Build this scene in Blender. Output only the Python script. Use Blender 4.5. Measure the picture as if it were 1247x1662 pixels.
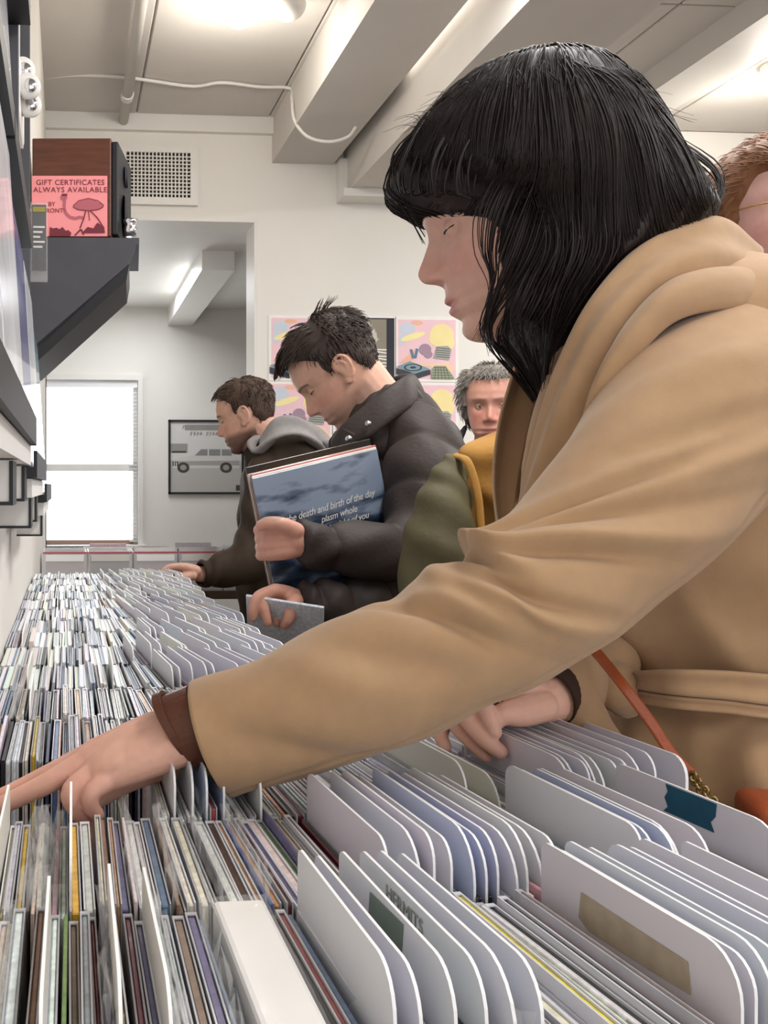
import bpy, bmesh, math, random
import numpy as np
from mathutils import Vector, Matrix, noise as mnoise

for o in list(bpy.data.objects):
    bpy.data.objects.remove(o)
SC = bpy.context.scene
COL = SC.collection
rnd = random.Random(7)

# ------------------------------------------------------------------ camera
CZ = 1.35                     # camera height
YAW = math.radians(4.0)       # turned slightly right of the aisle direction
FPX, PX0, PY0 = 1500.0, 215.0, 790.0
cam_d = bpy.data.cameras.new('camera')
cam = bpy.data.objects.new('camera', cam_d)
COL.objects.link(cam)
cam.location = (0, 0, CZ)
cam.rotation_euler = (math.pi / 2, 0, -YAW)
cam_d.sensor_fit = 'HORIZONTAL'
cam_d.sensor_width = 36.0
cam_d.lens = 36.0 * FPX / 1247.0
cam_d.shift_x = (623.5 - PX0) / 1247.0
cam_d.shift_y = -(831.0 - PY0) / 1247.0
cam_d.clip_start = 0.02
SC.camera = cam

# ------------------------------------------------------------------ light and exposure
SC.view_settings.view_transform = 'Standard'
SC.view_settings.look = 'None'
SC.view_settings.gamma = 1.0
SC.view_settings.use_curve_mapping = False
SC.view_settings.exposure = 0.0
world = bpy.data.worlds.new('overcast_sky')
SC.world = world
world.use_nodes = True
wn = world.node_tree.nodes
wn['Background'].inputs[0].default_value = (0.97, 0.97, 1.0, 1)
wn['Background'].inputs[1].default_value = 1.15


def area_light(name, loc, rot, sx, sy, power, color=(1, 1, 1)):
    l = bpy.data.lights.new(name, 'AREA')
    l.shape = 'RECTANGLE'
    l.size, l.size_y = sx, sy
    l.energy = power
    l.color = color
    o = bpy.data.objects.new(name, l)
    COL.objects.link(o)
    o.location = loc
    o.rotation_euler = rot
    return o


# ceiling fluorescents along the shop, and an added fill light behind the camera
area_light('ceiling_fluorescent_light', (1.0, 1.2, 2.8), (0, 0, 0), 0.3, 2.6, 44, (1, 0.98, 0.965))
area_light('ceiling_fluorescent_light', (2.7, 2.2, 2.8), (0, 0, 0), 0.3, 2.6, 60, (1, 0.98, 0.965))
area_light('front_fill_light', (0.9, -2.4, 1.9), (math.radians(80), 0, 0), 3.5, 2.2, 40, (0.97, 0.98, 1))


# ------------------------------------------------------------------ helpers
RV = Vector((math.cos(YAW), -math.sin(YAW), 0))
FV = Vector((math.sin(YAW), math.cos(YAW), 0))
UP = Vector((0, 0, 1))


def P(px, py, d):
    """world point seen at a photograph pixel, d metres in front of the camera"""
    return Vector((0, 0, CZ)) + RV * ((px - PX0) * d / FPX) + UP * ((PY0 - py) * d / FPX) + FV * d


def tag(o, label=None, cat=None, group=None, kind=None):
    if label: o['label'] = label
    if cat: o['category'] = cat
    if group: o['group'] = group
    if kind: o['kind'] = kind
    return o


def empty(name, loc=(0, 0, 0), rz=0.0):
    o = bpy.data.objects.new(name, None)
    COL.objects.link(o)
    o.location = loc
    o.rotation_euler = (0, 0, rz)
    o.empty_display_size = 0.05
    return o


def link_mesh(name, me, mats=None, parent=None, smooth=False):
    o = bpy.data.objects.new(name, me)
    COL.objects.link(o)
    if mats is not None:
        for m in (mats if isinstance(mats, (list, tuple)) else [mats]):
            me.materials.append(m)
    if smooth:
        me.polygons.foreach_set('use_smooth', [True] * len(me.polygons))
    if parent is not None:
        o.parent = parent
        bpy.context.view_layer.update() if False else None
        o.matrix_parent_inverse = Matrix.Translation(parent.location).inverted() if parent.rotation_euler.z == 0 else \
            (Matrix.Translation(parent.location) @ Matrix.Rotation(parent.rotation_euler.z, 4, 'Z')).inverted()
    return o


def child_local(name, me, mats, parent, smooth=False):
    """child whose mesh is in the parent's own frame"""
    o = bpy.data.objects.new(name, me)
    COL.objects.link(o)
    if mats is not None and not me.materials:
        for m in (mats if isinstance(mats, (list, tuple)) else [mats]):
            me.materials.append(m)
    if smooth:
        me.polygons.foreach_set('use_smooth', [True] * len(me.polygons))
    o.parent = parent
    return o


class MB:
    """collects shapes for one mesh"""
    def __init__(self):
        self.v, self.f, self.m = [], [], []

    def add(self, vs, fs, mi=0):
        b = len(self.v)
        self.v += [tuple(p) for p in vs]
        self.f += [tuple(i + b for i in f) for f in fs]
        self.m += [mi] * len(fs)
        return self

    def box(self, a, b, mi=0):
        x0, y0, z0 = a
        x1, y1, z1 = b
        vs = [(x0, y0, z0), (x1, y0, z0), (x1, y1, z0), (x0, y1, z0), (x0, y0, z1), (x1, y0, z1), (x1, y1, z1), (x0, y1, z1)]
        return self.add(vs, [(3, 2, 1, 0), (4, 5, 6, 7), (0, 1, 5, 4), (1, 2, 6, 5), (2, 3, 7, 6), (3, 0, 4, 7)], mi)

    def prism(self, poly, off, mi=0):
        """closed polygon of points pushed along the vector off"""
        n = len(poly)
        off = Vector(off)
        vs = [Vector(p) for p in poly] + [Vector(p) + off for p in poly]
        fs = [tuple(range(n))[::-1], tuple(range(n, 2 * n))] + [(i, (i + 1) % n, n + (i + 1) % n, n + i) for i in range(n)]
        return self.add(vs, fs, mi)

    def tube(self, pts, r, n=8, mi=0, cap=True, flat=1.0):
        pts = [Vector(p) for p in pts]
        rr = r if isinstance(r, (list, tuple)) else [r] * len(pts)
        up = Vector((0, 0, 1))
        rings = []
        pn = None
        for i, p in enumerate(pts):
            t = (pts[min(i + 1, len(pts) - 1)] - pts[max(i - 1, 0)]).normalized()
            if pn is None:
                a = up if abs(t.z) < 0.9 else Vector((1, 0, 0))
                nrm = (a - t * a.dot(t)).normalized()
            else:
                nrm = (pn - t * pn.dot(t)).normalized()
            pn = nrm
            bi = t.cross(nrm)
            rings.append([p + nrm * (math.cos(2 * math.pi * k / n) * rr[i]) + bi * (math.sin(2 * math.pi * k / n) * rr[i] * flat) for k in range(n)])
        return self.rings(rings, mi, cap)

    def rings(self, rings, mi=0, cap=True):
        n = len(rings[0])
        vs = [p for r in rings for p in r]
        fs = []
        for i in range(len(rings) - 1):
            for k in range(n):
                fs.append((i * n + k, i * n + (k + 1) % n, (i + 1) * n + (k + 1) % n, (i + 1) * n + k))
        if cap:
            fs.append(tuple(range(n))[::-1])
            fs.append(tuple(range((len(rings) - 1) * n, len(rings) * n)))
        return self.add(vs, fs, mi)

    def ball(self, c, r, nu=16, nv=10, mi=0, M=None):
        c = Vector(c)
        r = r if isinstance(r, (list, tuple)) else (r, r, r)
        rings = []
        for j in range(1, nv):
            t = math.pi * j / nv
            ring = []
            for k in range(nu):
                a = 2 * math.pi * k / nu
                q = Vector((r[0] * math.sin(t) * math.cos(a), r[1] * math.sin(t) * math.sin(a), -r[2] * math.cos(t)))
                if M is not None: q = M @ q
                ring.append(c + q)
            rings.append(ring)
        b = len(self.v)
        self.rings(rings, mi, cap=True)
        return self

    def mesh(self, name):
        me = bpy.data.meshes.new(name)
        me.from_pydata(self.v, [], self.f)
        if any(self.m):
            me.polygons.foreach_set('material_index', self.m)
        me.update()
        return me

    def build(self, name, mats, parent=None, smooth=False, fix=False):
        me = self.mesh(name)
        if fix:
            bm = bmesh.new(); bm.from_mesh(me); bmesh.ops.recalc_face_normals(bm, faces=bm.faces); bm.to_mesh(me); bm.free()
        return link_mesh(name, me, mats, parent, smooth)


def bevel_mesh(me, w=0.003, seg=2):
    bm = bmesh.new(); bm.from_mesh(me)
    bmesh.ops.recalc_face_normals(bm, faces=bm.faces)
    bmesh.ops.bevel(bm, geom=list(bm.edges), offset=w, segments=seg, affect='EDGES', profile=0.5)
    bm.to_mesh(me); bm.free()
    return me


def bbox_obj(name, a, b, mats, parent=None, bev=0.003):
    me = MB().box(a, b).mesh(name)
    bevel_mesh(me, bev, 2)
    return link_mesh(name, me, mats, parent)


def srgb(h):
    if isinstance(h, str):
        h = h.lstrip('#')
        c = [int(h[i:i + 2], 16) / 255 for i in (0, 2, 4)]
    else:
        c = [x / 255 for x in h]
    return tuple((x / 12.92 if x <= 0.04045 else ((x + 0.055) / 1.055) ** 2.4) for x in c)


def mat(name, color, rough=0.6, spec=0.4, metal=0.0, var=0.0, vscale=20.0, bump=0.0, bscale=60.0, attr=None, objcol=False,
        emit=None, estr=0.0, sheen=0.0, sss=0.0, alpha=1.0, coat=0.0, trans=0.0, stretch=None):
    m = bpy.data.materials.new(name)
    m.use_nodes = True
    nt = m.node_tree
    b = nt.nodes['Principled BSDF']
    c = srgb(color) if isinstance(color, str) else color
    b.inputs['Base Color'].default_value = (*c, 1)
    b.inputs['Roughness'].default_value = rough
    b.inputs['Specular IOR Level'].default_value = spec
    b.inputs['Metallic'].default_value = metal
    b.inputs['Alpha'].default_value = alpha
    b.inputs['Coat Weight'].default_value = coat
    b.inputs['Transmission Weight'].default_value = trans
    if sheen:
        b.inputs['Sheen Weight'].default_value = sheen
        b.inputs['Sheen Roughness'].default_value = 0.5
    if sss:
        b.inputs['Subsurface Weight'].default_value = sss
        b.inputs['Subsurface Radius'].default_value = (0.012, 0.005, 0.003)
        b.inputs['Subsurface Scale'].default_value = 1.0
    if emit is not None:
        b.inputs['Emission Color'].default_value = (*emit, 1)
        b.inputs['Emission Strength'].default_value = estr
    src = None
    if attr:
        a = nt.nodes.new('ShaderNodeAttribute'); a.attribute_name = attr
        src = a.outputs['Color']
    elif objcol:
        a = nt.nodes.new('ShaderNodeObjectInfo')
        src = a.outputs['Color']
    tc = nt.nodes.new('ShaderNodeTexCoord')
    vec = tc.outputs['Object']
    if stretch:
        mp = nt.nodes.new('ShaderNodeMapping')
        mp.inputs['Scale'].default_value = stretch
        nt.links.new(vec, mp.inputs['Vector'])
        vec = mp.outputs['Vector']
    if var:
        n = nt.nodes.new('ShaderNodeTexNoise')
        n.inputs['Scale'].default_value = vscale
        n.inputs['Detail'].default_value = 5
        nt.links.new(vec, n.inputs['Vector'])
        mr = nt.nodes.new('ShaderNodeMapRange')
        mr.inputs['To Min'].default_value = 1 - var
        mr.inputs['To Max'].default_value = 1 + var
        mr.inputs['From Min'].default_value = 0.25
        mr.inputs['From Max'].default_value = 0.75
        nt.links.new(n.outputs['Fac'], mr.inputs['Value'])
        mx = nt.nodes.new('ShaderNodeVectorMath'); mx.operation = 'SCALE'
        if src is not None: nt.links.new(src, mx.inputs[0])
        else: mx.inputs[0].default_value = c
        nt.links.new(mr.outputs['Result'], mx.inputs['Scale'])
        src = mx.outputs['Vector']
    if src is not None:
        nt.links.new(src, b.inputs['Base Color'])
    if bump:
        n = nt.nodes.new('ShaderNodeTexNoise')
        n.inputs['Scale'].default_value = bscale
        n.inputs['Detail'].default_value = 6
        nt.links.new(vec, n.inputs['Vector'])
        bp = nt.nodes.new('ShaderNodeBump')
        bp.inputs['Strength'].default_value = bump
        bp.inputs['Distance'].default_value = 0.01
        nt.links.new(n.outputs['Fac'], bp.inputs['Height'])
        nt.links.new(bp.outputs['Normal'], b.inputs['Normal'])
    return m


def film_mat(name, tint=(0.9, 0.92, 0.95), opacity=0.2, rough=0.15):
    m = bpy.data.materials.new(name)
    m.use_nodes = True
    nt = m.node_tree
    b = nt.nodes['Principled BSDF']
    b.inputs['Base Color'].default_value = (*tint, 1)
    b.inputs['Roughness'].default_value = rough
    b.inputs['Specular IOR Level'].default_value = 0.8
    b.inputs['Alpha'].default_value = opacity
    return m


M = {}
M['wall'] = mat('wall_paint', '#e6e3dd', 0.85, 0.2, var=0.02, vscale=3, bump=0.05, bscale=120)
M['ceil'] = mat('ceiling_paint', '#cfcac4', 0.9, 0.2, var=0.03, vscale=4, bump=0.06, bscale=50)
M['white'] = mat('white_gloss_paint', '#e2dfda', 0.5, 0.4, var=0.02, vscale=8)
M['floor'] = mat('floor_boards', '#6f5f50', 0.5, 0.4, var=0.25, vscale=6, bump=0.05)
M['black'] = mat('black_paint', '#1c1c20', 0.5, 0.4, var=0.1)
M['darkgrey'] = mat('dark_grey_board', '#4b4b50', 0.6, 0.35, var=0.08, vscale=12)
M['greyblue'] = mat('grey_blue_board', '#6f7686', 0.5, 0.4, var=0.06)
M['wood'] = mat('speaker_walnut', '#5d3423', 0.4, 0.4, var=0.3, vscale=10, stretch=(1, 1, 7))
M['cabinet'] = mat('bin_cabinet_wood', '#57493d', 0.6, 0.3, var=0.2, vscale=12)
M['pink'] = mat('pink_paper', '#f49a9c', 0.8, 0.2, var=0.02)
M['ink'] = mat('dark_ink', '#7a3a44', 0.8, 0.2)
M['metal'] = mat('steel', '#b9b9bd', 0.3, 0.5, metal=0.9)
M['chrome'] = mat('chrome', '#d6d6da', 0.15, 0.5, metal=1.0)
M['divider'] = mat('divider_plastic', '#c9c9cf', 0.45, 0.45, var=0.02, objcol=True)
M['dedge'] = mat('divider_edge', '#f4f4f4', 0.5, 0.4)
M['print'] = mat('cd_print', '#888888', 0.35, 0.5, objcol=True, var=0.28, vscale=150, coat=0.3, stretch=(1, 1, 1))
M['case'] = mat('jewel_case_plastic', '#b4b4b8', 0.15, 0.6, objcol=False, var=0.1, vscale=40)
M['casew'] = mat('pale_case_plastic', '#dcdce0', 0.2, 0.6, var=0.05)
M['film'] = film_mat('poly_bag_film', (0.95, 0.95, 0.95), 0.16, 0.1)
M['stuffcol'] = mat('cd_stack_print', '#cccccc', 0.42, 0.45, attr='col')
# ------------------------------------------------------------------ the room
WX = -0.10                      # left wall
DY = 4.2                        # wall with the opening
FY = 6.5                        # window wall
CEIL = CZ + 1.69
RX = 5.2


def struct(o): o['kind'] = 'structure'; return o


struct(MB().box((-1.6, -3.0, -0.1), (RX, 7.2, 0.0)).build('floor', M['floor']))
# left wall: runs past the opening to the window wall
struct(MB().box((WX - 0.2, -3.0, 0), (WX, DY + 0.17, CEIL)).build('wall_left', M['wall']))
struct(MB().box((WX - 0.62, DY + 0.17, 0), (WX - 0.42, FY, CEIL)).build('wall_left_rear', M['wall']))
struct(MB().box((WX - 0.42, DY, 0), (WX, DY + 0.17, CEIL)).build('wall_left_return', M['wall']))
struct(MB().box((RX, -3.0, 0), (RX + 0.2, 7.2, CEIL)).build('wall_right', M['wall']))
ox = P(420, 500, DY).x
zh = P(420, 350, DY).z
struct(MB().box((ox, DY, 0), (RX, DY + 0.17, CEIL)).box((WX, DY, zh), (ox, DY + 0.17, CEIL)).build('wall_back', M['wall']))
struct(MB().box((WX - 0.42, DY + 0.2, zh + 0.01), (RX, DY + 0.62, CEIL)).build('trim_1', M['white']))    # dropped soffit behind the opening
jb = MB().box((ox - 0.012, DY - 0.01, 0), (ox + 0.004, DY + 0.18, zh)).box((WX, DY - 0.012, zh - 0.02), (ox, DY + 0.18, zh + 0.002))
struct(jb.build('trim_2', M['white']))
# front ceiling made of panels
cl = struct(MB().box((-0.4, -3.0, CEIL + 0.012), (RX, DY + 0.2, CEIL + 0.1)).build('ceiling', M['ceil']))
pan = MB().box((0.004, 0.004, 0), (0.606, 1.216, 0.012)).mesh('ceiling_panel')
bevel_mesh(pan, 0.003, 1)
pan.materials.append(M['ceil'])
for i in range(9):
    for j in range(6):
        o = bpy.data.objects.new('ceiling_panel', pan)
        COL.objects.link(o)
        o.location = (-0.3 + 0.61 * i, -3.0 + 1.22 * j, CEIL)
        if -3.0 + 1.22 * (j + 1) > DY: o.scale = (1, (DY + 3.0 - 1.22 * j) / 1.22, 1)
        o.parent = cl
BC = CZ + 1.262
struct(MB().box((WX - 0.7, DY + 0.6, BC), (RX, 7.0, BC + 0.1)).build('ceiling_rear', M['white']))
# rear room beam
bx0, bx1 = P(273, 527, FY).x, P(313, 527, FY).x
struct(MB().box((bx0, DY + 0.62, CZ + 1.14), (bx1, FY, BC)).build('trim_3', M['white']))
# crown board on the back wall
struct(MB().box((WX, DY - 0.03, P(250, 213, DY).z), (P(446, 200, DY).x, DY, P(250, 182, DY).z)).build('trim_4', M['white']))
# beams of the front room
b1a, b1b = P(446, 258, DY).x, P(548, 258, DY).x
struct(MB().box((b1a, -3.0, CZ + 1.49), (b1b, DY, CEIL + 0.02)).build('trim_5', M['ceil']))
b2a, b2b = P(566, 300, DY).x, P(700, 300, DY).x
struct(MB().box((b2a, -3.0, CZ + 1.345), (b2b, DY, CEIL + 0.02)).build('trim_6', M['ceil']))
struct(MB().box((b2a - 0.035, DY - 0.12, CZ + 1.31), (b2b + 0.03, DY, CZ + 1.345)).box((b2a - 0.035, DY - 0.06, CZ + 1.345), (b2a, DY, CZ + 1.5)).build('trim_7', M['white']))
struct(MB().box((2.35, -3.0, CEIL - 0.1), (2.55, DY, CEIL + 0.02)).build('trim_8', M['white']))
struct(MB().box((1.62, 0.2, CEIL - 0.02), (1.65, DY, CEIL + 0.01)).build('trim_9', M['white']))

# window wall with a hole
wx0, wx1 = P(68, 700, FY).x, P(224, 700, FY).x
wz0, wz1 = P(100, 884, FY).z, P(100, 617, FY).z
w = MB()
w.box((WX - 0.7, FY, 0), (wx0, FY + 0.2, BC)).box((wx1, FY, 0), (RX, FY + 0.2, BC)).box((wx0, FY, 0), (wx1, FY + 0.2, wz0)).box((wx0, FY, wz1), (wx1, FY + 0.2, BC))
struct(w.build('wall_window', M['wall']))
win = struct(empty('window_1', ((wx0 + wx1) / 2, FY, wz0)))
fr = MB()
t = 0.035
fr.box((wx0 - t, FY - 0.03, wz0 - t), (wx0, FY + 0.03, wz1 + t)).box((wx1, FY - 0.03, wz0 - t), (wx1 + t, FY + 0.03, wz1 + t)).box((wx0, FY - 0.03, wz1), (wx1, FY + 0.03, wz1 + t))
fr.build('frame', M['white'], win)
MB().box((wx0 - 0.06, FY - 0.08, wz0 - 0.045), (wx1 + 0.06, FY + 0.03, wz0)).build('sill', M['white'], win)
M['sash'] = mat('window_sash', '#a08476', 0.5)
mz = (wz0 + wz1) / 2 - 0.04
for nm, za, zb in (('lower_sash', wz0, mz), ('upper_sash', mz, wz1)):
    s = MB()
    s.box((wx0, FY + 0.05, za), (wx0 + 0.03, FY + 0.08, zb)).box((wx1 - 0.03, FY + 0.05, za), (wx1, FY + 0.08, zb))
    s.box((wx0 + 0.03, FY + 0.05, za), (wx1 - 0.03, FY + 0.08, za + 0.03)).box((wx0 + 0.03, FY + 0.05, zb - 0.02), (wx1 - 0.03, FY + 0.08, zb))
    so = s.build(nm, M['white'], win)
MB().box((wx0 + 0.03, FY + 0.046, wz0 + 0.002), (wx1 - 0.03, FY + 0.049, wz0 + 0.03)).build('lower_rail', M['sash'], win)
M['glow'] = mat('bright_daylight', '#ffffff', 0.5, emit=(0.93, 0.97, 1.0), estr=2.6)
MB().box((wx0 + 0.02, FY + 0.09, wz0 + 0.02), (wx1 - 0.02, FY + 0.095, wz1)).build('pane', M['glow'], win)
# venetian blind drawn up, its slats showing at both ends of the opening
M['blind'] = mat('blind_slat', '#e8e8ea', 0.5, 0.4)
bl = MB().box((wx0 + 0.002, FY + 0.0, wz1 - 0.05), (wx1 - 0.002, FY + 0.045, wz1)).build('blind_headrail', M['blind'], win)
slm = MB().box((wx1 - 0.055, FY + 0.005, 0), (wx1 - 0.004, FY + 0.04, 0.004)).mesh('blind_slat')
slm.materials.append(M['blind'])
for k in range(40):
    z = wz0 + 0.02 + k * (wz1 - wz0 - 0.08) / 40
    o = bpy.data.objects.new('blind_slat', slm)
    COL.objects.link(o)
    o.parent = win
    o.matrix_parent_inverse = Matrix.Translation(win.location).inverted()
    o.location = (0, 0, z)
area_light('window_daylight', ((wx0 + wx1) / 2, FY - 0.1, (wz0 + wz1) / 2), (math.radians(-90), 0, 0), 0.65, 1.1, 9, (0.92, 0.96, 1))
area_light('rear_room_light', (0.55, 5.6, BC - 0.03), (0, 0, 0), 0.5, 0.8, 17, (0.95, 0.97, 1))

# ------------------------------------------------------------------ air return grille
gx0, gx1 = P(193, 0, DY).x, P(322, 0, DY).x
gz0, gz1 = P(0, 332, DY).z, P(0, 235, DY).z
gr = empty('air_vent', ((gx0 + gx1) / 2, DY, gz0))
tag(gr, 'white square-grid air return grille high on the back wall beside the speaker', 'vent')
b = 0.034
f = MB()
f.box((gx0, DY - 0.02, gz0), (gx1, DY, gz0 + b)).box((gx0, DY - 0.02, gz1 - b), (gx1, DY, gz1)).box((gx0, DY - 0.02, gz0 + b), (gx0 + b, DY, gz1 - b)).box((gx1 - b, DY - 0.02, gz0 + b), (gx1, DY, gz1 - b))
f.build('frame', M['white'], gr)
M['void'] = mat('vent_dark', '#2b2926', 0.9)
MB().box((gx0 + b, DY - 0.004, gz0 + b), (gx1 - b, DY - 0.002, gz1 - b)).build('backing', M['void'], gr)
NV, NH = 17, 12
vm = MB().box((-0.003, -0.014, 0), (0.003, 0, gz1 - gz0 - 2 * b)).mesh('vertical_slat'); vm.materials.append(M['white'])
hm = MB().box((0, -0.012, -0.0025), (gx1 - gx0 - 2 * b, 0, 0.0025)).mesh('horizontal_slat'); hm.materials.append(M['white'])
for k in range(1, NV):
    o = bpy.data.objects.new('vertical_slat', vm); COL.objects.link(o); o.parent = gr
    o.location = (gx0 + b + k * (gx1 - gx0 - 2 * b) / NV - gr.location.x, -0.004, b)
for k in range(1, NH):
    o = bpy.data.objects.new('horizontal_slat', hm); COL.objects.link(o); o.parent = gr
    o.location = (gx0 + b - gr.location.x, -0.004, b + k * (gz1 - gz0 - 2 * b) / NH)

# ------------------------------------------------------------------ pipe, cable, lamps on the ceiling
pp = empty('ceiling_pipe', (P(200, 190, DY).x, DY, CEIL - 0.03))
tag(pp, 'thin painted pipe running along the ceiling towards the back wall', 'pipe')
xq = P(200, 190, DY).x
MB().tube([(xq, DY - 0.02, CEIL - 0.035), (xq, -2.9, CEIL - 0.035)], 0.022, 12).build('pipe', M['ceil'], pp, True)
for yy in (0.6, 2.4, 3.9):
    MB().tube([(xq, yy - 0.02, CEIL - 0.035), (xq, yy + 0.02, CEIL - 0.035)], 0.028, 12).box((xq - 0.008, yy - 0.01, CEIL - 0.035), (xq + 0.008, yy + 0.01, CEIL)).build('clip', M['white'], pp)


def crom(pts, n):
    """Catmull-Rom through points (numpy or Vector rows of any length)"""
    p = np.array([list(q) for q in pts], float)
    p = np.vstack([2 * p[0] - p[1], p, 2 * p[-1] - p[-2]])
    out = []
    m = len(p) - 3
    for i in range(n):
        t = i * m / (n - 1)
        k = min(int(t), m - 1)
        t -= k
        a, b_, c, d = p[k], p[k + 1], p[k + 2], p[k + 3]
        out.append(0.5 * (2 * b_ + (c - a) * t + (2 * a - 5 * b_ + 4 * c - d) * t * t + (3 * b_ - a - 3 * c + d) * t ** 3))
    return np.array(out)


zc = CEIL - 0.006
cp = [P(60, 127, 3.84), P(130, 122, 3.8), P(215, 127, 3.8), P(310, 140, 3.88), P(360, 134, 3.84), P(420, 141, 3.88), P(470, 143, 3.9), P(474, 160, 3.85), P(478, 195, 3.81), P(500, 222, 3.8), P(535, 230, 3.8), P(565, 222, 3.8), P(578, 206, 3.75)]
ca = MB().tube(crom(cp, 60), 0.007, 8).build('ceiling_cable', M['white'], None, True)
tag(ca, 'white cable tacked across the ceiling and sagging under the grey beam', 'cable')


def ceiling_lamp(c, label, lit, r=0.065):
    e = empty('ceiling_lamp', (c.x, c.y, CEIL))
    tag(e, label, 'lamp')
    MB().tube([(c.x, c.y, CEIL + 0.002), (c.x, c.y, CEIL - 0.03)], r * 0.9, 20).build('base', M['white'], e, False)
    MB().ball((c.x, c.y, CEIL - 0.03 - r * 0.6), (r, r, r * 0.8), 24, 14).build('globe', M['bulb'] if lit else M['white'], e, True)
    if lit:
        l = bpy.data.lights.new('lamp_light', 'POINT'); l.energy = lit; l.shadow_soft_size = 0.06; l.color = (1, 0.93, 0.83)
        lo = bpy.data.objects.new('lamp_light', l); COL.objects.link(lo); lo.location = (c.x, c.y, CEIL - 0.19)
    return e


M['bulb'] = mat('lit_globe', '#ffffff', 0.4, emit=(1, 0.95, 0.88), estr=6)
ceiling_lamp(P(390, 5, 3.15), 'lit round white globe lamp on the ceiling left of the beam', 9)
ceiling_lamp(P(468, -8, 3.12), 'unlit white globe lamp on the ceiling close to the beam', 0, 0.06)
ceiling_lamp(P(1262, 140, 3.7), 'lit globe lamp on the ceiling above the woman with glasses', 14)
# fluorescent strip beside the beams
fx = P(650, 150, 3.0).x
fl = empty('fluorescent_fixture', (b1b + 0.09, 2.3, CEIL))
tag(fl, 'slim lit fluorescent strip on the ceiling between the two grey beams', 'lamp')
MB().box((b1b + 0.01, 1.0, CZ + 1.60), (b1b + 0.05, 3.4, CEIL)).build('housing', M['white'], fl)
MB().tube([(b1b + 0.03, 1.03, CZ + 1.585), (b1b + 0.03, 3.37, CZ + 1.585)], 0.013, 10).build('tube', M['bulb'], fl, True)

# twin-head emergency light high on the left wall
ey = 1.72
ec = P(34, 150, ey)
em = empty('emergency_light', (WX, ec.y, ec.z - 0.1))
tag(em, 'white emergency light with round lamp heads high on the left wall', 'lamp')
me = MB().box((WX, ec.y - 0.02, ec.z - 0.05), (WX + 0.012, ec.y + 0.16, ec.z + 0.07)).mesh('housing'); bevel_mesh(me, 0.01, 2)
link_mesh('housing', me, M['white'], em)
for (px, py, dd) in ((38, 116, 1.8), (46, 142, 1.74), (48, 172, 1.78)):
    c = P(px, py, dd)
    h = MB().tube([c + Vector((-0.02, 0.02, 0.008)), c + Vector((-0.006, 0.0, 0)), c + Vector((0.002, -0.016, -0.004)), c + Vector((0.003, -0.019, -0.004))], [0.012, 0.021, 0.024, 0.021], 20)
    lh = h.build('lamp_head', M['white'], em, True)
    MB().ball(c + Vector((0.003, -0.018, -0.004)), (0.014, 0.007, 0.014), 12, 8).build('reflector', M['chrome'], lh, True)

# ------------------------------------------------------------------ text helper
def text_mesh(s, size, extrude=0.0004, shear=0.0, spacing=1.0):
    c = bpy.data.curves.new('text', 'FONT')
    c.body = s; c.size = size; c.extrude = extrude; c.shear = shear; c.align_x = 'CENTER'; c.align_y = 'CENTER'; c.space_character = spacing
    c.resolution_u = 3
    o = bpy.data.objects.new('text', c)
    COL.objects.link(o)
    dg = bpy.context.evaluated_depsgraph_get()
    me = bpy.data.meshes.new_from_object(o.evaluated_get(dg))
    bpy.data.objects.remove(o)
    return me


def put_text(name, s, size, M4, m, parent, bold=0.0, shear=0.0, spacing=1.0):
    me = text_mesh(s, size, 0.0004, shear, spacing)
    me.transform(M4)
    return link_mesh(name, me, m, parent)


def frame_M(o, x, y):
    x = Vector(x).normalized(); y = Vector(y); y = (y - x * y.dot(x)).normalized(); z = x.cross(y)
    return Matrix(((x.x, y.x, z.x, o[0]), (x.y, y.y, z.y, o[1]), (x.z, y.z, z.z, o[2]), (0, 0, 0, 1)))


class Flat:
    """flat print: polygons laid on a plane, later ones a hair prouder"""
    def __init__(self, M4, parent):
        self.M, self.parent, self.k = M4, parent, 0

    def poly(self, pts, m, name='print'):
        self.k += 1
        z = 0.00025 * self.k
        mb = MB().add([self.M @ Vector((x, y, z)) for x, y in pts], [tuple(range(len(pts)))])
        return mb.build(name, m, self.parent)

    def multi(self, polys, m, name='print'):
        self.k += 1
        z = 0.00025 * self.k
        mb = MB()
        for q, pts in enumerate(polys):
            mb.add([self.M @ Vector((x, y, z + q * 0.00022 / len(polys))) for x, y in pts], [tuple(range(len(pts)))])
        return mb.build(name, m, self.parent)


def ell(cx, cy, rx, ry, n=20, a0=0, a1=2 * math.pi, rot=0):
    return [(cx + rx * math.cos(a) * math.cos(rot) - ry * math.sin(a) * math.sin(rot), cy + rx * math.cos(a) * math.sin(rot) + ry * math.sin(a) * math.cos(rot))
            for a in (a0 + (a1 - a0) * k / n for k in range(n + (0 if abs(a1 - a0) > 6.2 else 1)))]


def rect(x0, y0, x1, y1): return [(x0, y0), (x1, y0), (x1, y1), (x0, y1)]


def stroke(pts, w):
    """one quad strip polygon list for a thick polyline"""
    out = []
    for (a, b_) in zip(pts[:-1], pts[1:]):
        dx, dy = b_[0] - a[0], b_[1] - a[1]
        l = math.hypot(dx, dy) or 1
        nx, ny = -dy / l * w / 2, dx / l * w / 2
        out.append([(a[0] - nx, a[1] - ny), (b_[0] - nx, b_[1] - ny), (b_[0] + nx, b_[1] + ny), (a[0] + nx, a[1] + ny)])
    return out


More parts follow.
